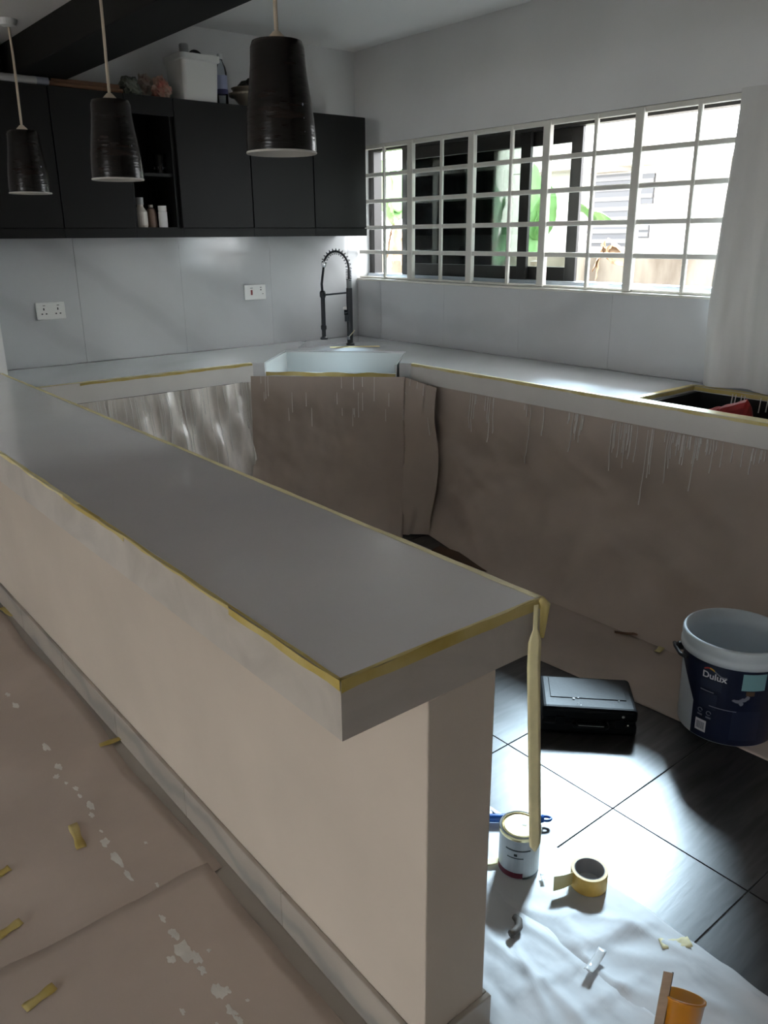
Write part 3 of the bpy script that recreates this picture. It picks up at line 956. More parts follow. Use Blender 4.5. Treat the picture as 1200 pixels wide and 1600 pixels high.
# water bottle with blue label
cxw = ony(348, 160, 4.28).x
t = thing('water_bottle', (cxw, 4.28, zt), 'clear water bottle with white and navy label beside the white tub', 'bottle')
MB().lathe((cxw, 4.28, zt), [(0.0, 0.004), (0.024, 0.0), (0.031, 0.008), (0.031, 0.16), (0.026, 0.185), (0.012, 0.212), (0.012, 0.222)], 20, False, True).build('body', 'clear_plastic', t, smooth=True)
MB().lathe((cxw, 4.28, zt), [(0.0318, 0.075), (0.0318, 0.145)], 20).build('label_band', 'label_blue', t)
MB().lathe((cxw, 4.28, zt), [(0.0322, 0.055), (0.0322, 0.078)], 20).build('label_stripe', 'label_navy', t)
MB().lathe((cxw, 4.28, zt), [(0.015, 0.2225), (0.015, 0.245), (0.012, 0.248)], 16, True, True).build('cap', 'print_white', t)
# metal bowl full of dark stuff
cxb = ony(385, 140, 4.30).x + 0.015
t = thing('metal_bowl', (cxb, 4.30, zt), 'tarnished metal bowl with dark contents on the cabinet top', 'bowl')
MB().lathe((cxb, 4.30, zt), [(0.0, 0.0), (0.045, 0.0), (0.055, 0.02), (0.085, 0.055), (0.090, 0.095), (0.097, 0.098), (0.097, 0.102), (0.086, 0.10), (0.080, 0.06), (0.05, 0.025), (0, 0.006)], 28).build('bowl', 'bowl_steel', t, smooth=True)
MB().lathe((cxb, 4.30, zt + 0.066), [(0.109, -0.006), (0.112, 0.0), (0.112, 0.008), (0.088, 0.012)], 28).build('flange', 'bowl_steel', t)
def fillf(u, v):
    a = u * 2 * math.pi
    r = v * 0.083
    return (cxb + r * math.cos(a), 4.30 + r * math.sin(a), zt + 0.092 + 0.05 * (1 - v * v) + 0.016 * fbm(r * 40 * math.cos(a), r * 40 * math.sin(a), 2))
MB().grid(fillf, 26, 8).build('contents', 'dark_fill', t)

# crumpled bags heaped on the cabinet top
def bag(px, py, y, sx, sy, sz, mname, label, seed, zoff=0.0):
    c = ony(px, py, y)
    def fn(u, v):
        th, ph = u * 2 * math.pi, v * math.pi
        d = Vector((math.sin(ph) * math.cos(th), math.sin(ph) * math.sin(th), math.cos(ph)))
        r = 1 + 0.35 * fbm(d.x * 2 + seed, d.y * 2, d.z * 2) + 0.22 * (ridge(d.x * 3 + seed, d.y * 3, d.z * 3) - 0.5)
        p = Vector((d.x * sx * r, d.y * sy * r, d.z * sz * r))
        return (c.x + p.x, y + p.y, max(zt + zoff, zt + zoff + sz * 0.8 + p.z))
    return tag(MB().grid(fn, 26, 18).build('plastic_bag', mname), label, 'bag')
bag(202, 140, 4.30, 0.050, 0.05, 0.050, 'bag_green', 'dull green crumpled bag at the edge of the bag heap', 2.0)
bag(225, 140, 4.38, 0.048, 0.05, 0.066, 'bag_mix', 'beige crumpled plastic bag in the middle of the bag heap', 11.0)
bag(252, 145, 4.29, 0.050, 0.05, 0.055, 'bag_red', 'reddish crumpled plastic bag beside the white tub', 23.0)
# white tube and wooden pole along the cabinet top
t = thing('cardboard_tube', (1.25, 4.215, zt), 'white tube lying along the cabinet top under the beam', 'tube')
xa, xb = 1.07, ony(56, 128, 4.215).x
MB().lathe((xa, 4.215, zt + 0.0185), [(0.018, 0), (0.018, xb - xa)], 18, True, True, ax=(1, 0, 0)).build('body', 'tube_grey', t, smooth=False)
MB().lathe((xb, 4.215, zt + 0.0185), [(0.0175, 0), (0.0175, 0.055)], 18, True, True, ax=(1, 0, 0)).build('end_cap', 'print_grey', t)
xa, xb = xb + 0.06, ony(192, 148, 4.22).x
MB().tube([(xa, 4.22, zt + 0.014), (xb, 4.225, zt + 0.012)], 0.012, 10).build('wooden_pole', 'pole_wood')
tag(bpy.data.objects['wooden_pole'], 'brown wooden pole lying along the cabinet top edge', 'pole')
m = MB().prism([(xa + 0.02, 4.25), (xb, 4.25), (xb, 4.47), (xa + 0.16, 4.47)], zt, zt + 0.045)  # flat brown slab, narrower at the back
tag(m.build('brown_slab', 'pole_wood', bevel=0.002), 'flat brown slab behind the pole on the cabinets', 'board')

# ------------------------------------------------------------------ sockets
def plate(px0, py0, px1, py1, label, kind):
    yy = YC - bt - 0.0005
    a, b = ony(px0, py0, yy), ony(px1, py1, yy)
    cx, cz = (a.x + b.x) / 2, (a.z + b.z) / 2
    W, Hh = 0.148, 0.088
    t = thing('wall_socket', (cx, yy, cz), label, 'socket')
    MB().box(cx - W / 2, cx + W / 2, yy - 0.010, yy, cz - Hh / 2, cz + Hh / 2).build('plate', 'plate_white', t, bevel=0.003)
    def hole(dx, dz, wd, hh, mm='socket_hole', nm='pin_hole'):
        MB().box(cx + dx - wd / 2, cx + dx + wd / 2, yy - 0.0108, yy - 0.0098, cz + dz - hh / 2, cz + dz + hh / 2).build(nm, mm, t)
    def outlet(dx):
        hole(dx, 0.010, 0.006, 0.012)
        hole(dx - 0.011, -0.014, 0.008, 0.006)
        hole(dx + 0.011, -0.014, 0.008, 0.006)
        hole(dx + 0.003, 0.028, 0.012, 0.003)
    if kind == 'double':
        outlet(-0.036)
        outlet(0.036)
    else:
        hole(-0.026, 0.0, 0.013, 0.030, 'switch_red', 'switch')
        hole(-0.026, 0.026, 0.018, 0.003)
        hole(0.040, 0.028, 0.010, 0.004)
        hole(0.040, 0.014, 0.007, 0.007)
        hole(0.053, -0.010, 0.007, 0.004)
plate(55, 473, 102, 498, 'double white wall socket on the marble backsplash near the end wall', 'double')
plate(381, 446, 414, 467, 'white switched wall socket with red rocker near the faucet', 'switch')

# ------------------------------------------------------------------ pendant lamps
XP = 1.20
def pendant(yp, zb, label):
    t = thing('pendant_lamp', (XP, yp, zb), label, 'lamp', None)
    hs = 0.252
    # outer shell then inner shell
    prof = [(0.0865, 0.0), (0.0862, 0.03), (0.083, 0.08), (0.077, 0.125), (0.071, 0.165), (0.067, 0.20), (0.065, 0.235), (0.060, 0.248), (0.012, hs)]
    MB().lathe((XP, yp, zb), prof, 40).build('shade', 'shade_outer', t, smooth=True)
    inn = [(0.0865, 0.0), (0.0835, 0.0005), (0.080, 0.08), (0.068, 0.165), (0.061, 0.235), (0.012, 0.245)]
    sh = MB().lathe((XP, yp, zb), inn, 40).build('shade_lining', 'shade_inner', t, smooth=True)
    MB().lathe((XP, yp, zb), [(0.0868, 0.0), (0.0880, 0.002), (0.0868, 0.005)], 40).build('shade_rim', 'shade_inner', t, smooth=True)
    MB().lathe((XP, yp, zb + 0.248), [(0.022, 0), (0.022, 0.008), (0.008, 0.022)], 18, True, True).build('cord_grip', 'cord_cream', t)
    MB().lathe((XP, yp, zb + 0.10), [(0.0, 0), (0.018, 0.006), (0.029, 0.03), (0.027, 0.055), (0.014, 0.085), (0.014, 0.13)], 18).build('bulb', 'bulb_glass', t, smooth=True)
    n = 14
    pts = []
    for i in range(n + 1):
        s = i / n
        pts.append((XP + 0.006 * math.sin(s * 3.1), yp + 0.008 * math.sin(s * 4.2), zb + 0.262 + (ZS - zb - 0.262) * s))
    MB().tube(pts, 0.0052, 8).build('cord', 'cord_cream', t, smooth=True)
    MB().lathe((XP, yp, ZS - 0.030), [(0.012, 0), (0.032, 0.006), (0.040, 0.029)], 22, True, True).build('ceiling_rose', 'white_plastic', t)
    for (da, dz) in ((-0.3, 0.045), (-0.3, 0.075), (-0.3, 0.105)):  # grey dots standing in for highlights on the shade
        a = math.atan2(-yp, -XP) + 0.75
        rr = 0.0858 - dz * 0.05
        MB().lathe((XP + rr * math.cos(a), yp + rr * math.sin(a), zb + dz), [(0.0, -0.004), (0.0022, 0), (0.0, 0.004)], 8).build('painted_glint', 'print_grey', t)
zbp = 1.735
pendant(1.871, zbp + 0.006, 'dark brown banded pendant lamp nearest the free end of the bar counter')
pendant(2.917, zbp, 'dark pendant lamp hanging between the other two pendants')
pendant(3.885, zbp - 0.004, 'dark pendant lamp hanging closest to the wall cabinets')

# ------------------------------------------------------------------ tool case
tc_o = Vector((1.835, 1.455, 0.0))
cu = Vector((0.69, -0.724, 0)).normalized()
cv = Vector((0.724, 0.69, 0)).normalized()
t = thing('tool_case', (2.01, 1.42, 0.001), 'black plastic tool case with carry handle lying on the dark tiles', 'case')
def cbox(name, u0, u1, v0, v1, z0, z1, mm='case_black', bv=0.006, seg=3):
    return MB().obox(tc_o + cu * u0 + cv * v0 + Vector((0, 0, z0)), cu, cv, UP, u1 - u0, v1 - v0, z1 - z0).build(name, mm, t, bevel=bv, seg=seg)
cbox('base_shell', 0, 0.305, 0.0, 0.205, 0.001, 0.046, bv=0.012)
cbox('lid_shell', 0.0, 0.305, 0.0, 0.205, 0.049, 0.098, bv=0.014)
cbox('hinge_band', 0.006, 0.299, 0.006, 0.199, 0.040, 0.055, bv=0)
cbox('lid_panel', 0.03, 0.275, 0.06, 0.185, 0.0975, 0.1005, bv=0.002)
cbox('latch', 0.045, 0.075, -0.006, 0.006, 0.034, 0.066, bv=0.002)
cbox('latch', 0.235, 0.265, -0.006, 0.006, 0.034, 0.066, bv=0.002)
hp = [tc_o + cu * a + cv * b + Vector((0, 0, 0.046)) for a, b in ((0.105, 0.004), (0.105, -0.020), (0.112, -0.028), (0.198, -0.028), (0.205, -0.020), (0.205, 0.004))]
MB().tube(hp, 0.008, 10).build('handle', 'case_black', t, smooth=True)
MB().tube([tc_o + cu * 0.115 + cv * -0.030 + Vector((0, 0, 0.0535)), tc_o + cu * 0.195 + cv * -0.030 + Vector((0, 0, 0.0535))], 0.0014, 6).build('handle_edge', 'case_pale', t)  # thin pale line along the top of the handle
for (a, b, s) in ((0.105, 0.055, 0.005), (0.12, 0.06, 0.003), (0.125, 0.02, 0.003), (0.118, 0.03, 0.0025), (0.25, 0.055, 0.003), (0.235, 0.04, 0.002)):
    p = tc_o + cu * a + cv * b + Vector((0, 0, 0.098 if b < 0.05 else 0.1005))
    MB().lathe(p, [(s, 0.0002), (s * 0.6, 0.0010), (0.0002, 0.0012)], 7, True).build('paint_speck', 'print_white', t)
for (a, zz_, s) in ((0.258, 0.075, 0.005), (0.275, 0.045, 0.003)):
    p = tc_o + cu * a + cv * -0.0005 + Vector((0, 0, zz_))
    MB().lathe(p, [(s, 0.0), (s * 0.6, 0.0012), (0.0002, 0.0014)], 7, True, ax=-cv).build('paint_speck', 'print_white', t)

# ------------------------------------------------------------------ paint pail
PC = Vector((2.345, 1.10, 0.007))
t = thing('paint_pail', PC, 'open white paint bucket with navy label standing on brown paper', 'bucket')
pail_prof = [(0.146, 0.0), (0.148, 0.006), (0.154, 0.28), (0.155, 0.285)]
def prad(z):
    return 0.148 + (z - 0.006) * (0.006 / 0.274)
MB().lathe(PC, [(0.0, 0.0)] + pail_prof + [(0.158, 0.335), (0.1545, 0.335), (0.150, 0.28), (0.143, 0.008), (0.0, 0.006)], 56).build('body', 'pail_white', t, smooth=True)
MB().lathe(PC, [(0.1555, 0.276), (0.164, 0.276), (0.1645, 0.29), (0.161, 0.296), (0.161, 0.304), (0.163, 0.310), (0.1625, 0.330), (0.158, 0.3385), (0.154, 0.335)], 56).build('rim', 'pail_white', t, smooth=True)


def on_pail(a, z, off):
    r = prad(z) + off
    return Vector((PC.x + r * math.cos(a), PC.y + r * math.sin(a), PC.z + z))


ac = math.atan2(-PC.y, -PC.x)          # angle facing the viewer's side
def wrap(name, mm, a0, a1, z0, z1, off, nu=24, nv=4, par=None):
    return MB().grid(lambda u, v: on_pail(a0 + (a1 - a0) * u, z0 + (z1 - z0) * v, off), nu, nv).build(name, mm, par or t, thick=0.0004)
# image right = counter-clockwise when seen from the camera side
def A(s):
    return ac + s / 0.15
lab = wrap('label', 'pail_navy', A(-0.105), A(0.26), 0.004, 0.272, 0.0012, 40, 6)
wrap('label_flap', 'pail_navy', A(-0.2), A(-0.105), 0.235, 0.272, 0.0012, 10, 3)
MB().grid(lambda u, v: on_pail(A(-0.2 + 0.095 * u), (0.235 - 0.115 * u ** 1.6) + v * (0.115 * u ** 1.6), 0.0012), 14, 3).build('label_flap', 'pail_navy', t, thick=0.0004)
wrap('teal_panel', 'pail_teal', A(0.035), A(0.105), 0.205, 0.262, 0.0020, 10, 3, lab)
wrap('text_panel', 'pail_panel', A(-0.085), A(-0.02), 0.185, 0.215, 0.0020, 8, 2, lab)
wrap('text_panel', 'pail_panel', A(-0.085), A(-0.03), 0.115, 0.170, 0.0020, 8, 2, lab)
wrap('text_panel', 'pail_panel', A(0.02), A(0.105), 0.025, 0.13, 0.0020, 8, 2, lab)
wrap('print_line', 'print_grey', A(-0.083), A(-0.04), 0.174, 0.178, 0.0022, 8, 1, lab)
wrap('print_line', 'print_grey', A(-0.05), A(0.03), 0.126, 0.129, 0.0022, 8, 1, lab)
wrap('barcode_label', 'print_white', A(-0.088), A(-0.052), 0.026, 0.068, 0.0022, 6, 2, lab)
for i in range(9):
    s0 = -0.083 + i * 0.0030
    wrap('barcode_bar', 'print_grey', A(s0), A(s0 + 0.0018), 0.034, 0.060, 0.0028, 1, 1, lab)
for (s0, z0) in ((-0.076, 0.092), (-0.048, 0.090)):
    m = MB()
    ring = [on_pail(A(s0 + 0.007 * math.cos(i / 14 * 2 * math.pi)), z0 + 0.009 + 0.007 * math.sin(i / 14 * 2 * math.pi), 0.0024) for i in range(13)]
    m.tube(ring, 0.0013, 5)
    m.build('recycling_mark', 'print_grey', lab)
    wrap('print_line', 'print_grey', A(s0 - 0.008), A(s0 + 0.008), z0 - 0.010, z0 - 0.004, 0.0022, 3, 1, lab)
# white dog-like smear and specks of the printed picture
for (s0, z0, ws, hs_) in ((0.03, 0.165, 0.014, 0.006), (0.045, 0.172, 0.010, 0.007), (0.056, 0.180, 0.006, 0.008), (0.040, 0.158, 0.006, 0.007), (0.020, 0.168, 0.006, 0.003)):
    m = MB()
    vs = [on_pail(A(s0), z0, 0.0024)] + [on_pail(A(s0 + ws * math.cos(i / 12 * 6.283) * (1 + 0.3 * math.sin(i * 2.3))), z0 + hs_ * math.sin(i / 12 * 6.283), 0.0024) for i in range(12)]
    m.add(vs, [(0, 1 + i, 1 + (i + 1) % 12) for i in range(12)])
    m.build('printed_picture', 'print_grey', lab)
wrap('printed_picture', 'dark_brown', A(0.05), A(0.075), 0.187, 0.202, 0.0020, 4, 2, lab)
# brand lettering bent round the pail
cu_ = bpy.data.curves.new('lettering', 'FONT')
cu_.body = 'Dulux'
cu_.size = 0.030
cu_.extrude = 0.0003
cu_.offset = 0.0006
tmp = bpy.data.objects.new('lettering_source', cu_)
C.objects.link(tmp)
bpy.context.view_layer.update()
me = bpy.data.meshes.new_from_object(tmp)
bpy.data.objects.remove(tmp)
for vt in me.vertices:
    p = on_pail(A(-0.082 + vt.co.x), 0.222 + vt.co.y, 0.0024 + vt.co.z)
    vt.co = p - PC
me.materials.clear()
me.materials.append(MATS['print_white'])
lo = bpy.data.objects.new('brand_lettering', me)
C.objects.link(lo)
lo.parent = lab
WL[lo.name] = PC
for (s0, s1, mm) in ((-0.078, -0.060, 'print_red'), (-0.060, -0.045, 'print_yellow'), (-0.045, -0.008, 'print_grey')):
    f0 = lambda s: 0.247 + 0.010 * math.sin((s + 0.078) / 0.070 * 5.0 + 0.3)
    MB().grid(lambda u, v: on_pail(A(s0 + (s1 - s0) * u), f0(s0 + (s1 - s0) * u) + (v - 0.5) * 0.005, 0.0024), 6, 1).build('brand_swoosh', mm, lab, thick=0.0003)
# handle ears and bail
for sgn in (-1, 1):
    a = ac + sgn * 1.45
    p = on_pail(a, 0.255, 0.010)
    d = Vector((math.cos(a), math.sin(a), 0))
    MB().lathe(p - d * 0.010, [(0.014, 0), (0.014, 0.016), (0.008, 0.024)], 14, True, True, ax=d).build('handle_ear', 'pail_handle', t)
bail = []
for i in range(25):
    s = i / 24
    a = ac - 1.45 + 2.9 * s
    z = 0.255 - 0.045 * math.sin(math.pi * s) if False else 0.258 + 0.008 * math.sin(math.pi * s)
    bail.append(on_pail(a, z, 0.020))
MB().tube([on_pail(ac - 0.88, 0.262, 0.018), on_pail(ac - 1.1, 0.255, 0.022), on_pail(ac - 1.45, 0.250, 0.026), on_pail(ac - 1.62, 0.246, 0.030)], [0.007, 0.006, 0.006, 0.007], 8).build('handle_grip', 'pail_handle', t, smooth=True)

# ------------------------------------------------------------------ paint tin, brush, tape roll
KC = Vector((1.324, 1.095, 0.0055))
t = thing('paint_tin', KC, 'small paint tin with gold lid standing on the white cloth', 'paint tin')
MB().lathe(KC, [(0.050, 0.0), (0.0515, 0.002), (0.0515, 0.118), (0.0525, 0.122), (0.0520, 0.128), (0.049, 0.130), (0.047, 0.126), (0.0, 0.126)], 40, True).build('body', 'can_label', t, smooth=False)
MB().lathe(KC, [(0.0470, 0.1262), (0.0470, 0.1295), (0.0445, 0.1300), (0.0420, 0.1270), (0.040, 0.1280), (0.0, 0.1280)], 40).build('lid', 'can_gold', t)
MB().lathe(KC, [(0.0528, 0.1185), (0.0535, 0.124), (0.0528, 0.1285)], 40).build('rim', 'can_gold', t)
ak = math.atan2(-KC.y, -KC.x)
def kwrap(name, mm, s0, s1, z0, z1, off=0.0003):
    def fn(u, v):
        a = ak + (s0 + (s1 - s0) * u) / 0.0515
        r = 0.0515 + off
        return (KC.x + r * math.cos(a), KC.y + r * math.sin(a), KC.z + z0 + (z1 - z0) * v)
    MB().grid(fn, 16, 1).build(name, mm, t, thick=0.0003)
kwrap('label_band', 'can_maroon', -0.075, 0.012, 0.006, 0.022)
kwrap('label_band', 'can_dark', 0.012, 0.07, 0.004, 0.010)
kwrap('label_stripe', 'can_dark', -0.035, 0.03, 0.088, 0.092)
kwrap('label_stripe', 'can_dark', -0.03, 0.012, 0.066, 0.0685)
kwrap('label_mark', 'can_dark', -0.012, -0.004, 0.073, 0.080)
for i in range(5):
    a = i / 5 * 6.28
m = MB().prism([(KC.x + 0.012 + 0.008 * math.cos(i / 7 * 6.283) * (1 + 0.3 * (i % 2)), KC.y - 0.004 + 0.008 * math.sin(i / 7 * 6.283)) for i in range(7)], KC.z + 0.1282, KC.z + 0.1292)
m.build('paint_blob', 'pail_white', t)

bA, bB = onz(765, 1278, 0.0195), onz(862, 1279, 0.0195)
d = (bB - bA).normalized()
t = thing('paint_brush', (bB.x - d.x * 0.14, bB.y - d.y * 0.14, 0.003), 'blue handled paint brush lying behind the paint tin', 'brush')
MB().tube([bA - d * 0.06, bA, bB - d * 0.030, bB - d * 0.022], [0.011, 0.0115, 0.0125, 0.010], 12).build('handle', 'brush_blue', t, smooth=True)
lp = []
pr_ = Vector((-d.y, d.x, 0))
for i in range(17):
    a = i / 16 * 2 * math.pi
    lp.append(bB - d * 0.016 + d * (0.014 * math.cos(a)) + pr_ * (0.009 * math.sin(a)))
MB().tube(lp, 0.0042, 8).build('hanging_loop', 'brush_blue', t, smooth=True)
MB().obox(bA - d * 0.10 - pr_ * 0.022 + Vector((0, 0, -0.008)), d, pr_, UP, 0.045, 0.044, 0.016).build('ferrule', 'steel', t, bevel=0.002)
MB().obox(bA - d * 0.15 - pr_ * 0.022 + Vector((0, 0, -0.007)), d, pr_, UP, 0.05, 0.044, 0.014).build('bristles', 'stick_dark', t, bevel=0.002)

TC = Vector((1.413, 0.942, 0.0065))
t = thing('tape_roll', TC, 'roll of yellow masking tape with its end pulled loose', 'tape roll')
MB().lathe(TC, [(0.0445, 0), (0.0452, 0.001), (0.0452, 0.045), (0.0445, 0.046), (0.0375, 0.046), (0.0375, 0.0), (0.0445, 0)], 40).build('tape_winding', 'roll_amber', t)
MB().lathe(TC, [(0.0373, 0.0005), (0.0373, 0.0462), (0.0355, 0.0462), (0.0355, 0.0005), (0.0373, 0.0005)], 40).build('cardboard_core', 'cardboard_core', t)
al = math.atan2(0.63, -0.776) + 0.25
ps0 = TC + Vector((0.0455 * math.cos(al), 0.0455 * math.sin(al), 0))
e1 = onz(868, 1385, 0.02) - ps0
e1.z = 0
e1.normalize()
def lead(u, v):
    p = ps0 + e1 * (0.052 * u) + Vector((0, 0, 0.010 + 0.036 * v))
    return p + Vector((0.3, -0.9, 0)) * (0.004 * math.sin(u * 3)) + Vector((-0.6, -0.5, 0)) * (0.012 * (1 - v) * u)
MB().grid(lead, 8, 3).build('loose_end', 'tape_yellow', t, thick=0.0006)

# ------------------------------------------------------------------ white cloths on the kitchen floor
OCP = onz(1062, 1605, 0.02)
def cloth(xa, xb, ya, yb, seed, lift, edge):
    def fn(u, v):
        x = xa + (xb - xa) * u
        yv = ya + (yb - ya) * v
        if u > 0.93:
            x += edge * (0.012 * fbm(yv * 5, 3, seed) + 0.008 * math.sin(yv * 6 + seed))
        n = max(0, fbm(x * 7, yv * 6, seed)) * 0.008 + max(0, ridge(x * 6 + yv * 2.2, yv * 3.2 - x * 2, seed) - 0.62) * 0.018
        k = min(1, min(u, 1 - u) * 9) * min(1, min(v, 1 - v) * 12)
        # stay flat below the tin and the tape roll
        for (c, rr) in ((KC, 0.075), (TC, 0.065), (bA, 0.05), (bA.lerp(bB, 0.3), 0.03), (bA.lerp(bB, 0.6), 0.03), (OCP, 0.07)):
            dd = math.hypot(x - c.x, yv - c.y)
            if dd < rr:
                k *= 0.0
            elif dd < rr + 0.05:
                k *= (dd - rr) / 0.05
        for (q0, q1, hh, ww) in FOLDS:
            e = q1 - q0
            tt = max(0, min(1, ((x - q0.x) * e.x + (yv - q0.y) * e.y) / (e.x ** 2 + e.y ** 2)))
            dd = math.hypot(x - q0.x - e.x * tt, yv - q0.y - e.y * tt)
            n += 0.6 * hh * math.exp(-(dd / ww) ** 2) * (0.4 + 0.6 * math.sin(math.pi * tt))
        return (x, yv, lift + n * k)
    return fn
FOLDS = [(onz(a, b, 0), onz(c, d, 0), h, w_) for a, b, c, d, h, w_ in ((905, 1482, 1030, 1442, 0.026, 0.022), (960, 1460, 1005, 1420, 0.014, 0.014), (800, 1560, 930, 1500, 0.016, 0.010),
         (860, 1600, 800, 1470, 0.012, 0.010), (900, 1590, 1000, 1530, 0.014, 0.012), (790, 1480, 760, 1560, 0.012, 0.012), (1060, 1560, 1150, 1590, 0.016, 0.02), (870, 1440, 960, 1400, 0.008, 0.008))]
c1 = MB().grid(cloth(1.195, 1.452, -0.4, 1.40, 3.0, 0.0045, 1), 44, 150).build('drop_cloth', 'dropcloth_white', smooth=True, thick=-0.0006)
tag(c1, 'white crinkled drop cloth under the paint tin and tape roll', 'cloth')
c2 = MB().grid(cloth(0.945, 1.225, -0.4, 1.41, 8.0, 0.0058, 1), 44, 130).build('drop_cloth', 'dropcloth_white', smooth=True, thick=-0.0006)
tag(c2, 'white crinkled drop cloth beside the end of the half wall', 'cloth')
# clear strips of wrap and bits of tape lying on the cloth
def scrap(name, px, py, ln, wd, ang, mm, label, cat, z=0.012, curl=0.006):
    c = onz(px, py, z)
    ca, sa = math.cos(ang), math.sin(ang)
    def fn(u, v):
        a, b = (u - 0.5) * ln, (v - 0.5) * wd
        return (c.x + a * ca - b * sa, c.y + a * sa + b * ca, z + curl * abs(fbm(u * 3 + px, v * 2, 1)) + curl * (2 * u - 1) ** 2)
    return tag(MB().grid(fn, 10, 4).build(name, mm, smooth=True, thick=0.0006), label, cat)
scrap('tape_scrap', 1055, 1476, 0.07, 0.028, -0.6, 'tape_pale', 'pale yellow tape scrap at the edge of the white cloth by the tiles', 'tape', 0.006)
scrap('tape_scrap', 768, 1347, 0.05, 0.022, -0.5, 'tape_pale', 'pale tape scrap beside the small paint tin', 'tape', 0.012, 0.003)
scrap('wrap_scrap', 930, 1503, 0.075, 0.020, 0.2, 'clear_wrap', 'shiny clear wrap scrap on the seam of the white cloths', 'plastic scrap', 0.020)
scrap('wrap_scrap', 848, 1371, 0.022, 0.010, 0.9, 'clear_wrap', 'tiny clear wrap scrap between tin and tape roll', 'plastic scrap', 0.012, 0.002)
# dark curl of dried stuff
pts = [onz(px, py, 0.02) for px, py in ((803, 1432), (810, 1438), (811, 1448), (804, 1456), (798, 1460))]
tag(MB().tube(pts, [0.007, 0.010, 0.009, 0.008, 0.010], 8).build('dried_curl', 'dirt_brown', smooth=True), 'small brown dried curl lying on the white cloth', 'scrap')

scrap('tape_scrap', 1030, 1016, 0.05, 0.024, 0.2, 'tape_yellow', 'yellow tape scrap on the brown paper beside the paint bucket', 'tape', 0.016, 0.003)
scrap('paper_scrap', 978, 990, 0.09, 0.022, -0.9, 'pole_wood', 'reddish brown torn paper scrap at the foot of the papered cabinets', 'paper', 0.016, 0.003)
# orange tub with stirring stick
OC = onz(1062, 1605, 0.02)
t = thing('plastic_tub', (OC.x, OC.y, 0.012), 'orange plastic tub lying tilted on the white cloth', 'tub')
axo = Vector((0.45, 0.25, 0.86)).normalized()
MB().lathe((OC.x, OC.y, 0.020), [(0.0, 0), (0.030, 0.001), (0.036, 0.004), (0.043, 0.055), (0.045, 0.056), (0.045, 0.060), (0.041, 0.060), (0.034, 0.008), (0.0, 0.005)], 32, ax=axo).build('body', 'tub_orange', t, smooth=True)
MB().lathe((OC.x, OC.y, 0.020), [(0.0, 0.022), (0.036, 0.022)], 32, ax=axo).build('resin', 'tub_amber_fill', t)
s0, s1 = onz(1030, 1608, 0.03), onz(1046, 1520, 0.13)
ds = (s1 - s0).normalized()
su = Vector((0.776, -0.63, 0))
su = (su - ds * su.dot(ds)).normalized()
sv = ds.cross(su)
if sv.dot(Vector((1, 1, 0))) < 0:
    sv = -sv
t = thing('stirring_stick', (s0.x, s0.y, 0.02), 'brown folded cardboard stirring stick standing in the orange tub', 'stick')
LS = (s1 - s0).length
MB().obox(s0 - su * 0.011, su, sv, ds, 0.018, 0.003, LS).build('face', 'stick_wood', t)
MB().obox(s0 + su * 0.0072, (su * 0.5 + sv * 0.86).normalized(), (sv * 0.5 - su * 0.86).normalized(), ds, 0.012, 0.003, LS * 0.985).build('side', 'stick_dark', t)

# ------------------------------------------------------------------ living side: paper, spills, tape bits
def lpaper(x0, x1, y0, y1, seed, lift):
    def fn(u, v):
        x = x0 + (x1 - x0) * u
        yv = y0 + (y1 - y0) * v
        if u > 0.97:
            x += 0.016 * fbm(yv * 1.7, seed, 2) - 0.010
        if v > 0.985:
            yv += 0.012 * fbm(x * 4, seed, 5)
        n = 0.006 * max(0, fbm(x * 2.4, yv * 2.4, seed)) + 0.012 * max(0, ridge(x * 1.3 + yv * 0.9, yv * 0.9 - x, seed) - 0.75)
        k = min(1, (1 - u) * 12, v * 20, (1 - v) * 20, u * 20)
        return (x, yv, lift + n * k)
    return fn
lf1 = lpaper(-1.6, 0.742, 1.585, 4.1, 1.0, 0.0005)
o = MB().grid(lf1, 70, 70).build('floor_paper', 'kraft_paper', smooth=True, thick=0.0006)
pA = tag(o, 'brown protective paper on the living floor under the end wall', 'paper')
lf2 = lpaper(-1.6, 0.722, -0.6, 1.62, 5.0, 0.0045)
o = MB().grid(lf2, 70, 60).build('floor_paper', 'kraft_paper', smooth=True, thick=0.0006)
pB = tag(o, 'brown protective paper with white spills overlapping beside the half wall', 'paper')

def blob(px, py, a, b, ang, seed):
    c = onz(px, py, 0.012)
    n = 18
    top, P = [], []
    for i in range(n):
        th = i / n * 2 * math.pi
        r = 1 + 0.75 * noise.noise(Vector((math.cos(th) * 1.9 + seed, math.sin(th) * 1.9, seed)))
        x, yv = a * r * math.cos(th), b * r * math.sin(th)
        P.append((c.x + x * math.cos(ang) - yv * math.sin(ang), c.y + x * math.sin(ang) + yv * math.cos(ang)))
    par = pA if c.y > 1.6 else pB
    zl = (0.0035 if par is pA else 0.0085)
    fn = lf1 if par is pA else lf2
    def zat(p):
        if par is pA:
            u_, v_ = (p[0] + 1.6) / 2.342, (p[1] - 1.585) / 2.515
        else:
            u_, v_ = (p[0] + 1.6) / 2.322, (p[1] + 0.6) / 2.22
        return fn(min(0.96, max(0, u_)), min(0.98, max(0, v_)))[2]
    vs = [(c.x, c.y, zat((c.x, c.y)) + 0.0016)] + [(p[0], p[1], zat(p) + 0.0010) for p in P]
    MB().add(vs, [(0, 1 + i, 1 + (i + 1) % n) for i in range(n)]).build('paint_spill', 'epoxy_spill', par)
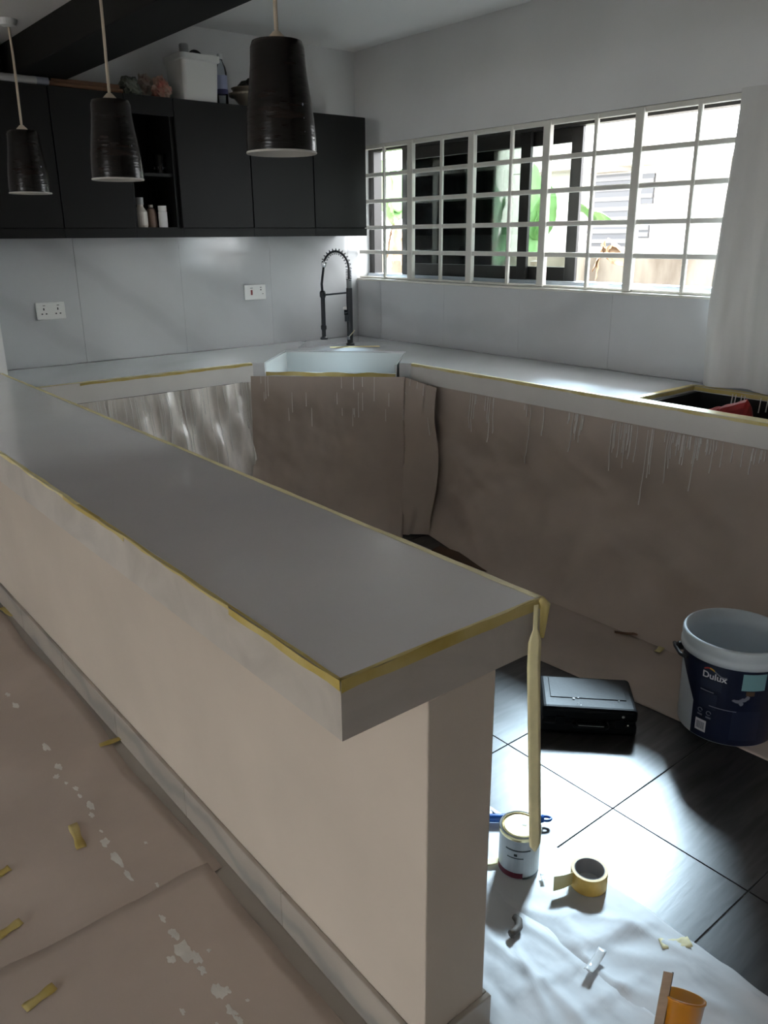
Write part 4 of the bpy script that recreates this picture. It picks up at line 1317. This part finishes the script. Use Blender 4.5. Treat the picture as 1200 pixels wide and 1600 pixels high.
sp = [(12, 1082, .018, .007), (24, 1098, .02, .010), (72, 1165, .030, .008), (90, 1195, .020, .009), (88, 1210, .012, .009), (103, 1220, .008, .005), (118, 1228, .016, .006), (124, 1240, .012, .005),
      (140, 1256, .022, .010), (143, 1270, .012, .006), (157, 1294, .008, .004), (164, 1312, .018, .010), (182, 1338, .030, .009), (200, 1364, .024, .006), (227, 1313, .006, .004), (245, 1378, .008, .004),
      (253, 1432, .016, .006), (272, 1458, .020, .008), (288, 1486, .030, .020), (268, 1497, .012, .008), (308, 1495, .020, .010), (316, 1514, .014, .008), (326, 1483, .006, .004),
      (342, 1546, .022, .013), (355, 1545, .010, .007), (362, 1578, .020, .007), (374, 1592, .014, .006), (386, 1560, .004, .004), (285, 1578, .008, .004), (339, 1597, .006, .003)]
for i, (px, py, a, b) in enumerate(sp):
    blob(px, py, a, b, R(-88), i * 1.7)
def tape_bit(x0, y0, x1, y1, label):
    a, b = onz(x0, y0, 0.008), onz(x1, y1, 0.008)
    d = b - a
    d.z = 0
    sd_ = Vector((-d.y, d.x, 0)).normalized() * 0.012
    def zat(p):
        par = lf1 if p.y > 1.6 else lf2
        if par is lf1:
            u_, v_ = (p.x + 1.6) / 2.342, (p.y - 1.585) / 2.515
        else:
            u_, v_ = (p.x + 1.6) / 2.322, (p.y + 0.6) / 2.22
        return par(min(0.96, max(0, u_)), min(0.98, max(0, v_)))[2]
    def fn(u, v):
        p = a + d * u + sd_ * (2 * v - 1) * (1 + 0.15 * math.sin(u * 9 + x0))
        return (p.x, p.y, max(zat(p), 0.002) + 0.0022 + 0.003 * u * u)
    return tag(MB().grid(fn, 8, 3).build('tape_scrap', 'tape_amber', smooth=True, thick=0.0006), label, 'tape')
tape_bit(155, 1163, 197, 1150, 'amber tape bit against the marble skirting')
tape_bit(113, 1286, 128, 1326, 'short upright amber tape bit beside the white spill trail')
tape_bit(2, 948, 20, 962, 'amber tape bit at the far foot of the half wall')
tape_bit(-8, 1368, 15, 1355, 'small amber tape bit on the overlapping paper edge')
tape_bit(-6, 1463, 33, 1438, 'amber tape bit lying alone on creased paper')
tape_bit(38, 1578, 86, 1543, 'longest amber tape bit on the brown floor paper')

# ------------------------------------------------------------------ outside
m = MB().box(XC + TW, 30, -14, 30, -0.3, -0.12)
struct(m.build('ground_outside', 'soil'), 'bare soil ground outside the kitchen window', 'ground')
m = MB().box(-30, XL - TW, -14, 14, -0.3, -0.12)
struct(m.build('ground_outside', 'soil'), 'bare soil ground outside the doorway', 'ground')
m = MB().box(5.7, 5.9, -2, 16, -0.2, 1.40)
bw = tag(m.build('boundary_wall', 'concrete_old'), 'stained low concrete boundary wall outside the window', 'wall')
XH = 9.5
hz_ = lambda px, py: onx(px, py, XH)
hs0 = hz_(1040, 255)
t = thing('neighbour_house', (XH + 2, 6.0, -0.12), 'pale house with louvred windows beyond the boundary wall', 'house')
MB().box(XH, XH + 5, 1.0, 8.2, -0.12, hz_(1100, 252).z).build('wall', 'house_paint', t)
MB().box(XH + 0.6, XH + 5, 8.2, 10.5, -0.12, 3.6).build('wall', 'house_paint', t)
MB().box(XH - 0.35, XH + 5.3, 0.8, 8.4, hz_(1100, 252).z, hz_(1100, 252).z + 0.12).build('roof', 'house_paint', t)
for (pa, qa, pb, qb) in ((928, 275, 985, 350), (1003, 272, 1021, 318), (1000, 352, 1014, 372), (920, 355, 980, 385)):
    a, b = hz_(pa, qa), hz_(pb, qb)
    wf = MB().box(XH - 0.03, XH + 0.02, b.y, a.y, b.z, a.z).build('window', 'house_window', t)
    nl = max(2, int((a.z - b.z) / 0.12))
    for i in range(nl):
        z = b.z + (i + 0.5) * (a.z - b.z) / nl
        MB().box(XH - 0.05, XH - 0.031, b.y, a.y, z - 0.02, z + 0.03).build('louver', 'house_louver', wf)
MB().box(XH - 0.25, XH - 0.001, hz_(985, 278).y, hz_(925, 278).y + 0.15, hz_(930, 272).z, hz_(930, 272).z + 0.10).build('window_hood', 'house_paint', t)


def leaf_mesh(base, tip, width, droop, mm, parent, name='leaf', tears=0.0, seed=0, roll=0.0):
    base, tip = Vector(base), Vector(tip)
    ax = tip - base
    Lh = ax.length
    d = ax.normalized()
    sd_ = d.cross(Vector((0, 0, 1)))
    if sd_.length < 0.1:
        sd_ = Vector((1, 0, 0))
    sd_.normalize()
    nr = sd_.cross(d)
    sd2 = sd_ * math.cos(roll) + nr * math.sin(roll)
    nr2 = -sd_ * math.sin(roll) + nr * math.cos(roll)
    def fn(u, v):
        t = v
        wv = width * (math.sin(math.pi * min(1, t * 0.97 + 0.03)) ** 0.55) * (1 - 0.25 * t)
        s = u * 2 - 1
        tear = 1 - tears * max(0, noise.noise(Vector((t * 14, seed, (1 if s > 0 else 5)))))
        p = base + ax * t + Vector((0, 0, 1)) * (-droop * t * t) + sd2 * (s * wv * 0.5 * tear) + nr2 * (-abs(s) * wv * 0.14 + 0.03 * math.sin(t * 22 + seed) * abs(s) * width)
        return p
    o = MB().grid(fn, 6, 18).build(name, mm, parent, smooth=True, thick=0.003)
    return o


def banana(x, px, py, label, leaves, mm, stem=True, dry=()):
    c = onx(px, py, x)
    t = thing('banana_plant', (x, c.y, -0.12), label, 'plant')
    if stem:
        MB().tube([(x, c.y, -0.12), (x + 0.03, c.y + 0.02, 0.6), (x, c.y, 1.35)], [0.11, 0.09, 0.05], 12).build('stem', 'stem_brown', t, smooth=True)
    for i, (dx, bpx, bpy_, tpx, tpy, wd, dr, rl) in enumerate(leaves):
        b_, t_ = onx(bpx, bpy_, x), onx(tpx, tpy, x + dx)
        leaf_mesh(b_, t_, wd, dr, mm, t, seed=i * 3.1 + px, tears=0.25, roll=rl)
    for i, (dx, bpx, bpy_, tpx, tpy, wd, dr) in enumerate(dry):
        b_, t_ = onx(bpx, bpy_, x), onx(tpx, tpy, x + dx)
        leaf_mesh(b_, t_, wd, dr, 'leaf_dry', t, name='dry_leaf', seed=i * 2.3 + px, tears=0.8, roll=random.uniform(-1, 1))
    return t


banana(4.55, 618, 380, 'bright green banana plant beside the window corner with shredded dry leaves',
       [(0.1, 617, 345, 612, 262, 0.26, 0.0, 0.5), (0.2, 618, 330, 632, 262, 0.22, 0.0, -0.4), (-0.1, 616, 335, 606, 300, 0.2, 0.02, 1.0), (0.0, 617, 350, 596, 250, 0.2, 0, 0.2)], 'leaf_green',
       dry=[(0.05, 616, 350, 604, 395, 0.06, 0.05), (0.1, 620, 350, 630, 400, 0.06, 0.08), (-0.05, 618, 352, 612, 415, 0.08, 0.02), (0.0, 616, 345, 606, 368, 0.05, 0.1),
            (0.1, 619, 350, 628, 378, 0.05, 0.03), (0.0, 620, 360, 622, 430, 0.12, 0.0), (0.1, 612, 352, 634, 388, 0.05, 0.0), (-0.1, 616, 340, 628, 362, 0.05, 0.05)])
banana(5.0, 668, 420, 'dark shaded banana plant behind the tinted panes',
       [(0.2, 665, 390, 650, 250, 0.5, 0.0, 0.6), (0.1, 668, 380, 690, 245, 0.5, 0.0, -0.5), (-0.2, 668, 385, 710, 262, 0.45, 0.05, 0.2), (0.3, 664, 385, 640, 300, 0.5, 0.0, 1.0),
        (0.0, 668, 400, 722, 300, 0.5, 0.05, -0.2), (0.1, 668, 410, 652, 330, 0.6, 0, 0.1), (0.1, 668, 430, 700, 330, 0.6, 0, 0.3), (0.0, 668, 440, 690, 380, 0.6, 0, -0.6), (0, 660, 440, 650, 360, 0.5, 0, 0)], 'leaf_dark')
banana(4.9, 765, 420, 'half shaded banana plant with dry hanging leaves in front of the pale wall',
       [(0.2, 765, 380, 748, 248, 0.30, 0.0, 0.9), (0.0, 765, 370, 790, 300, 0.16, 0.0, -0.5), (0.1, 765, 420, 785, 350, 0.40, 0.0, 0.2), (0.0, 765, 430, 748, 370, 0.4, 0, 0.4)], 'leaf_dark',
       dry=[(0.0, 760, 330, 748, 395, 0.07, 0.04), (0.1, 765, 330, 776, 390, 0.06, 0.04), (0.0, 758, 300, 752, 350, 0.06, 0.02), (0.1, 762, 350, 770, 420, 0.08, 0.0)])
banana(5.1, 838, 410, 'light green banana plant seen between the window stiles',
       [(0.1, 838, 370, 834, 255, 0.18, 0.0, 0.8), (0.0, 838, 370, 846, 305, 0.30, 0.0, -0.3), (-0.1, 838, 375, 862, 290, 0.22, 0.0, 0.4), (0.0, 838, 400, 832, 330, 0.3, 0, 0.2)], 'leaf_green')
banana(5.3, 905, 400, 'banana plant with one broad leaf and drooping orange dry leaves by the boundary wall',
       [(-0.1, 898, 322, 955, 318, 0.34, 0.10, 0.5)], 'leaf_green', stem=False,
       dry=[(0.0, 945, 375, 925, 425, 0.12, 0.0), (0.05, 950, 372, 985, 392, 0.13, 0.04), (0.0, 940, 380, 960, 408, 0.12, 0.02), (0.0, 960, 378, 938, 400, 0.10, 0.02),
            (0.0, 985, 378, 1018, 388, 0.10, 0.02), (0.0, 935, 395, 930, 440, 0.10, 0.0), (0.02, 950, 385, 975, 412, 0.12, 0.02)])
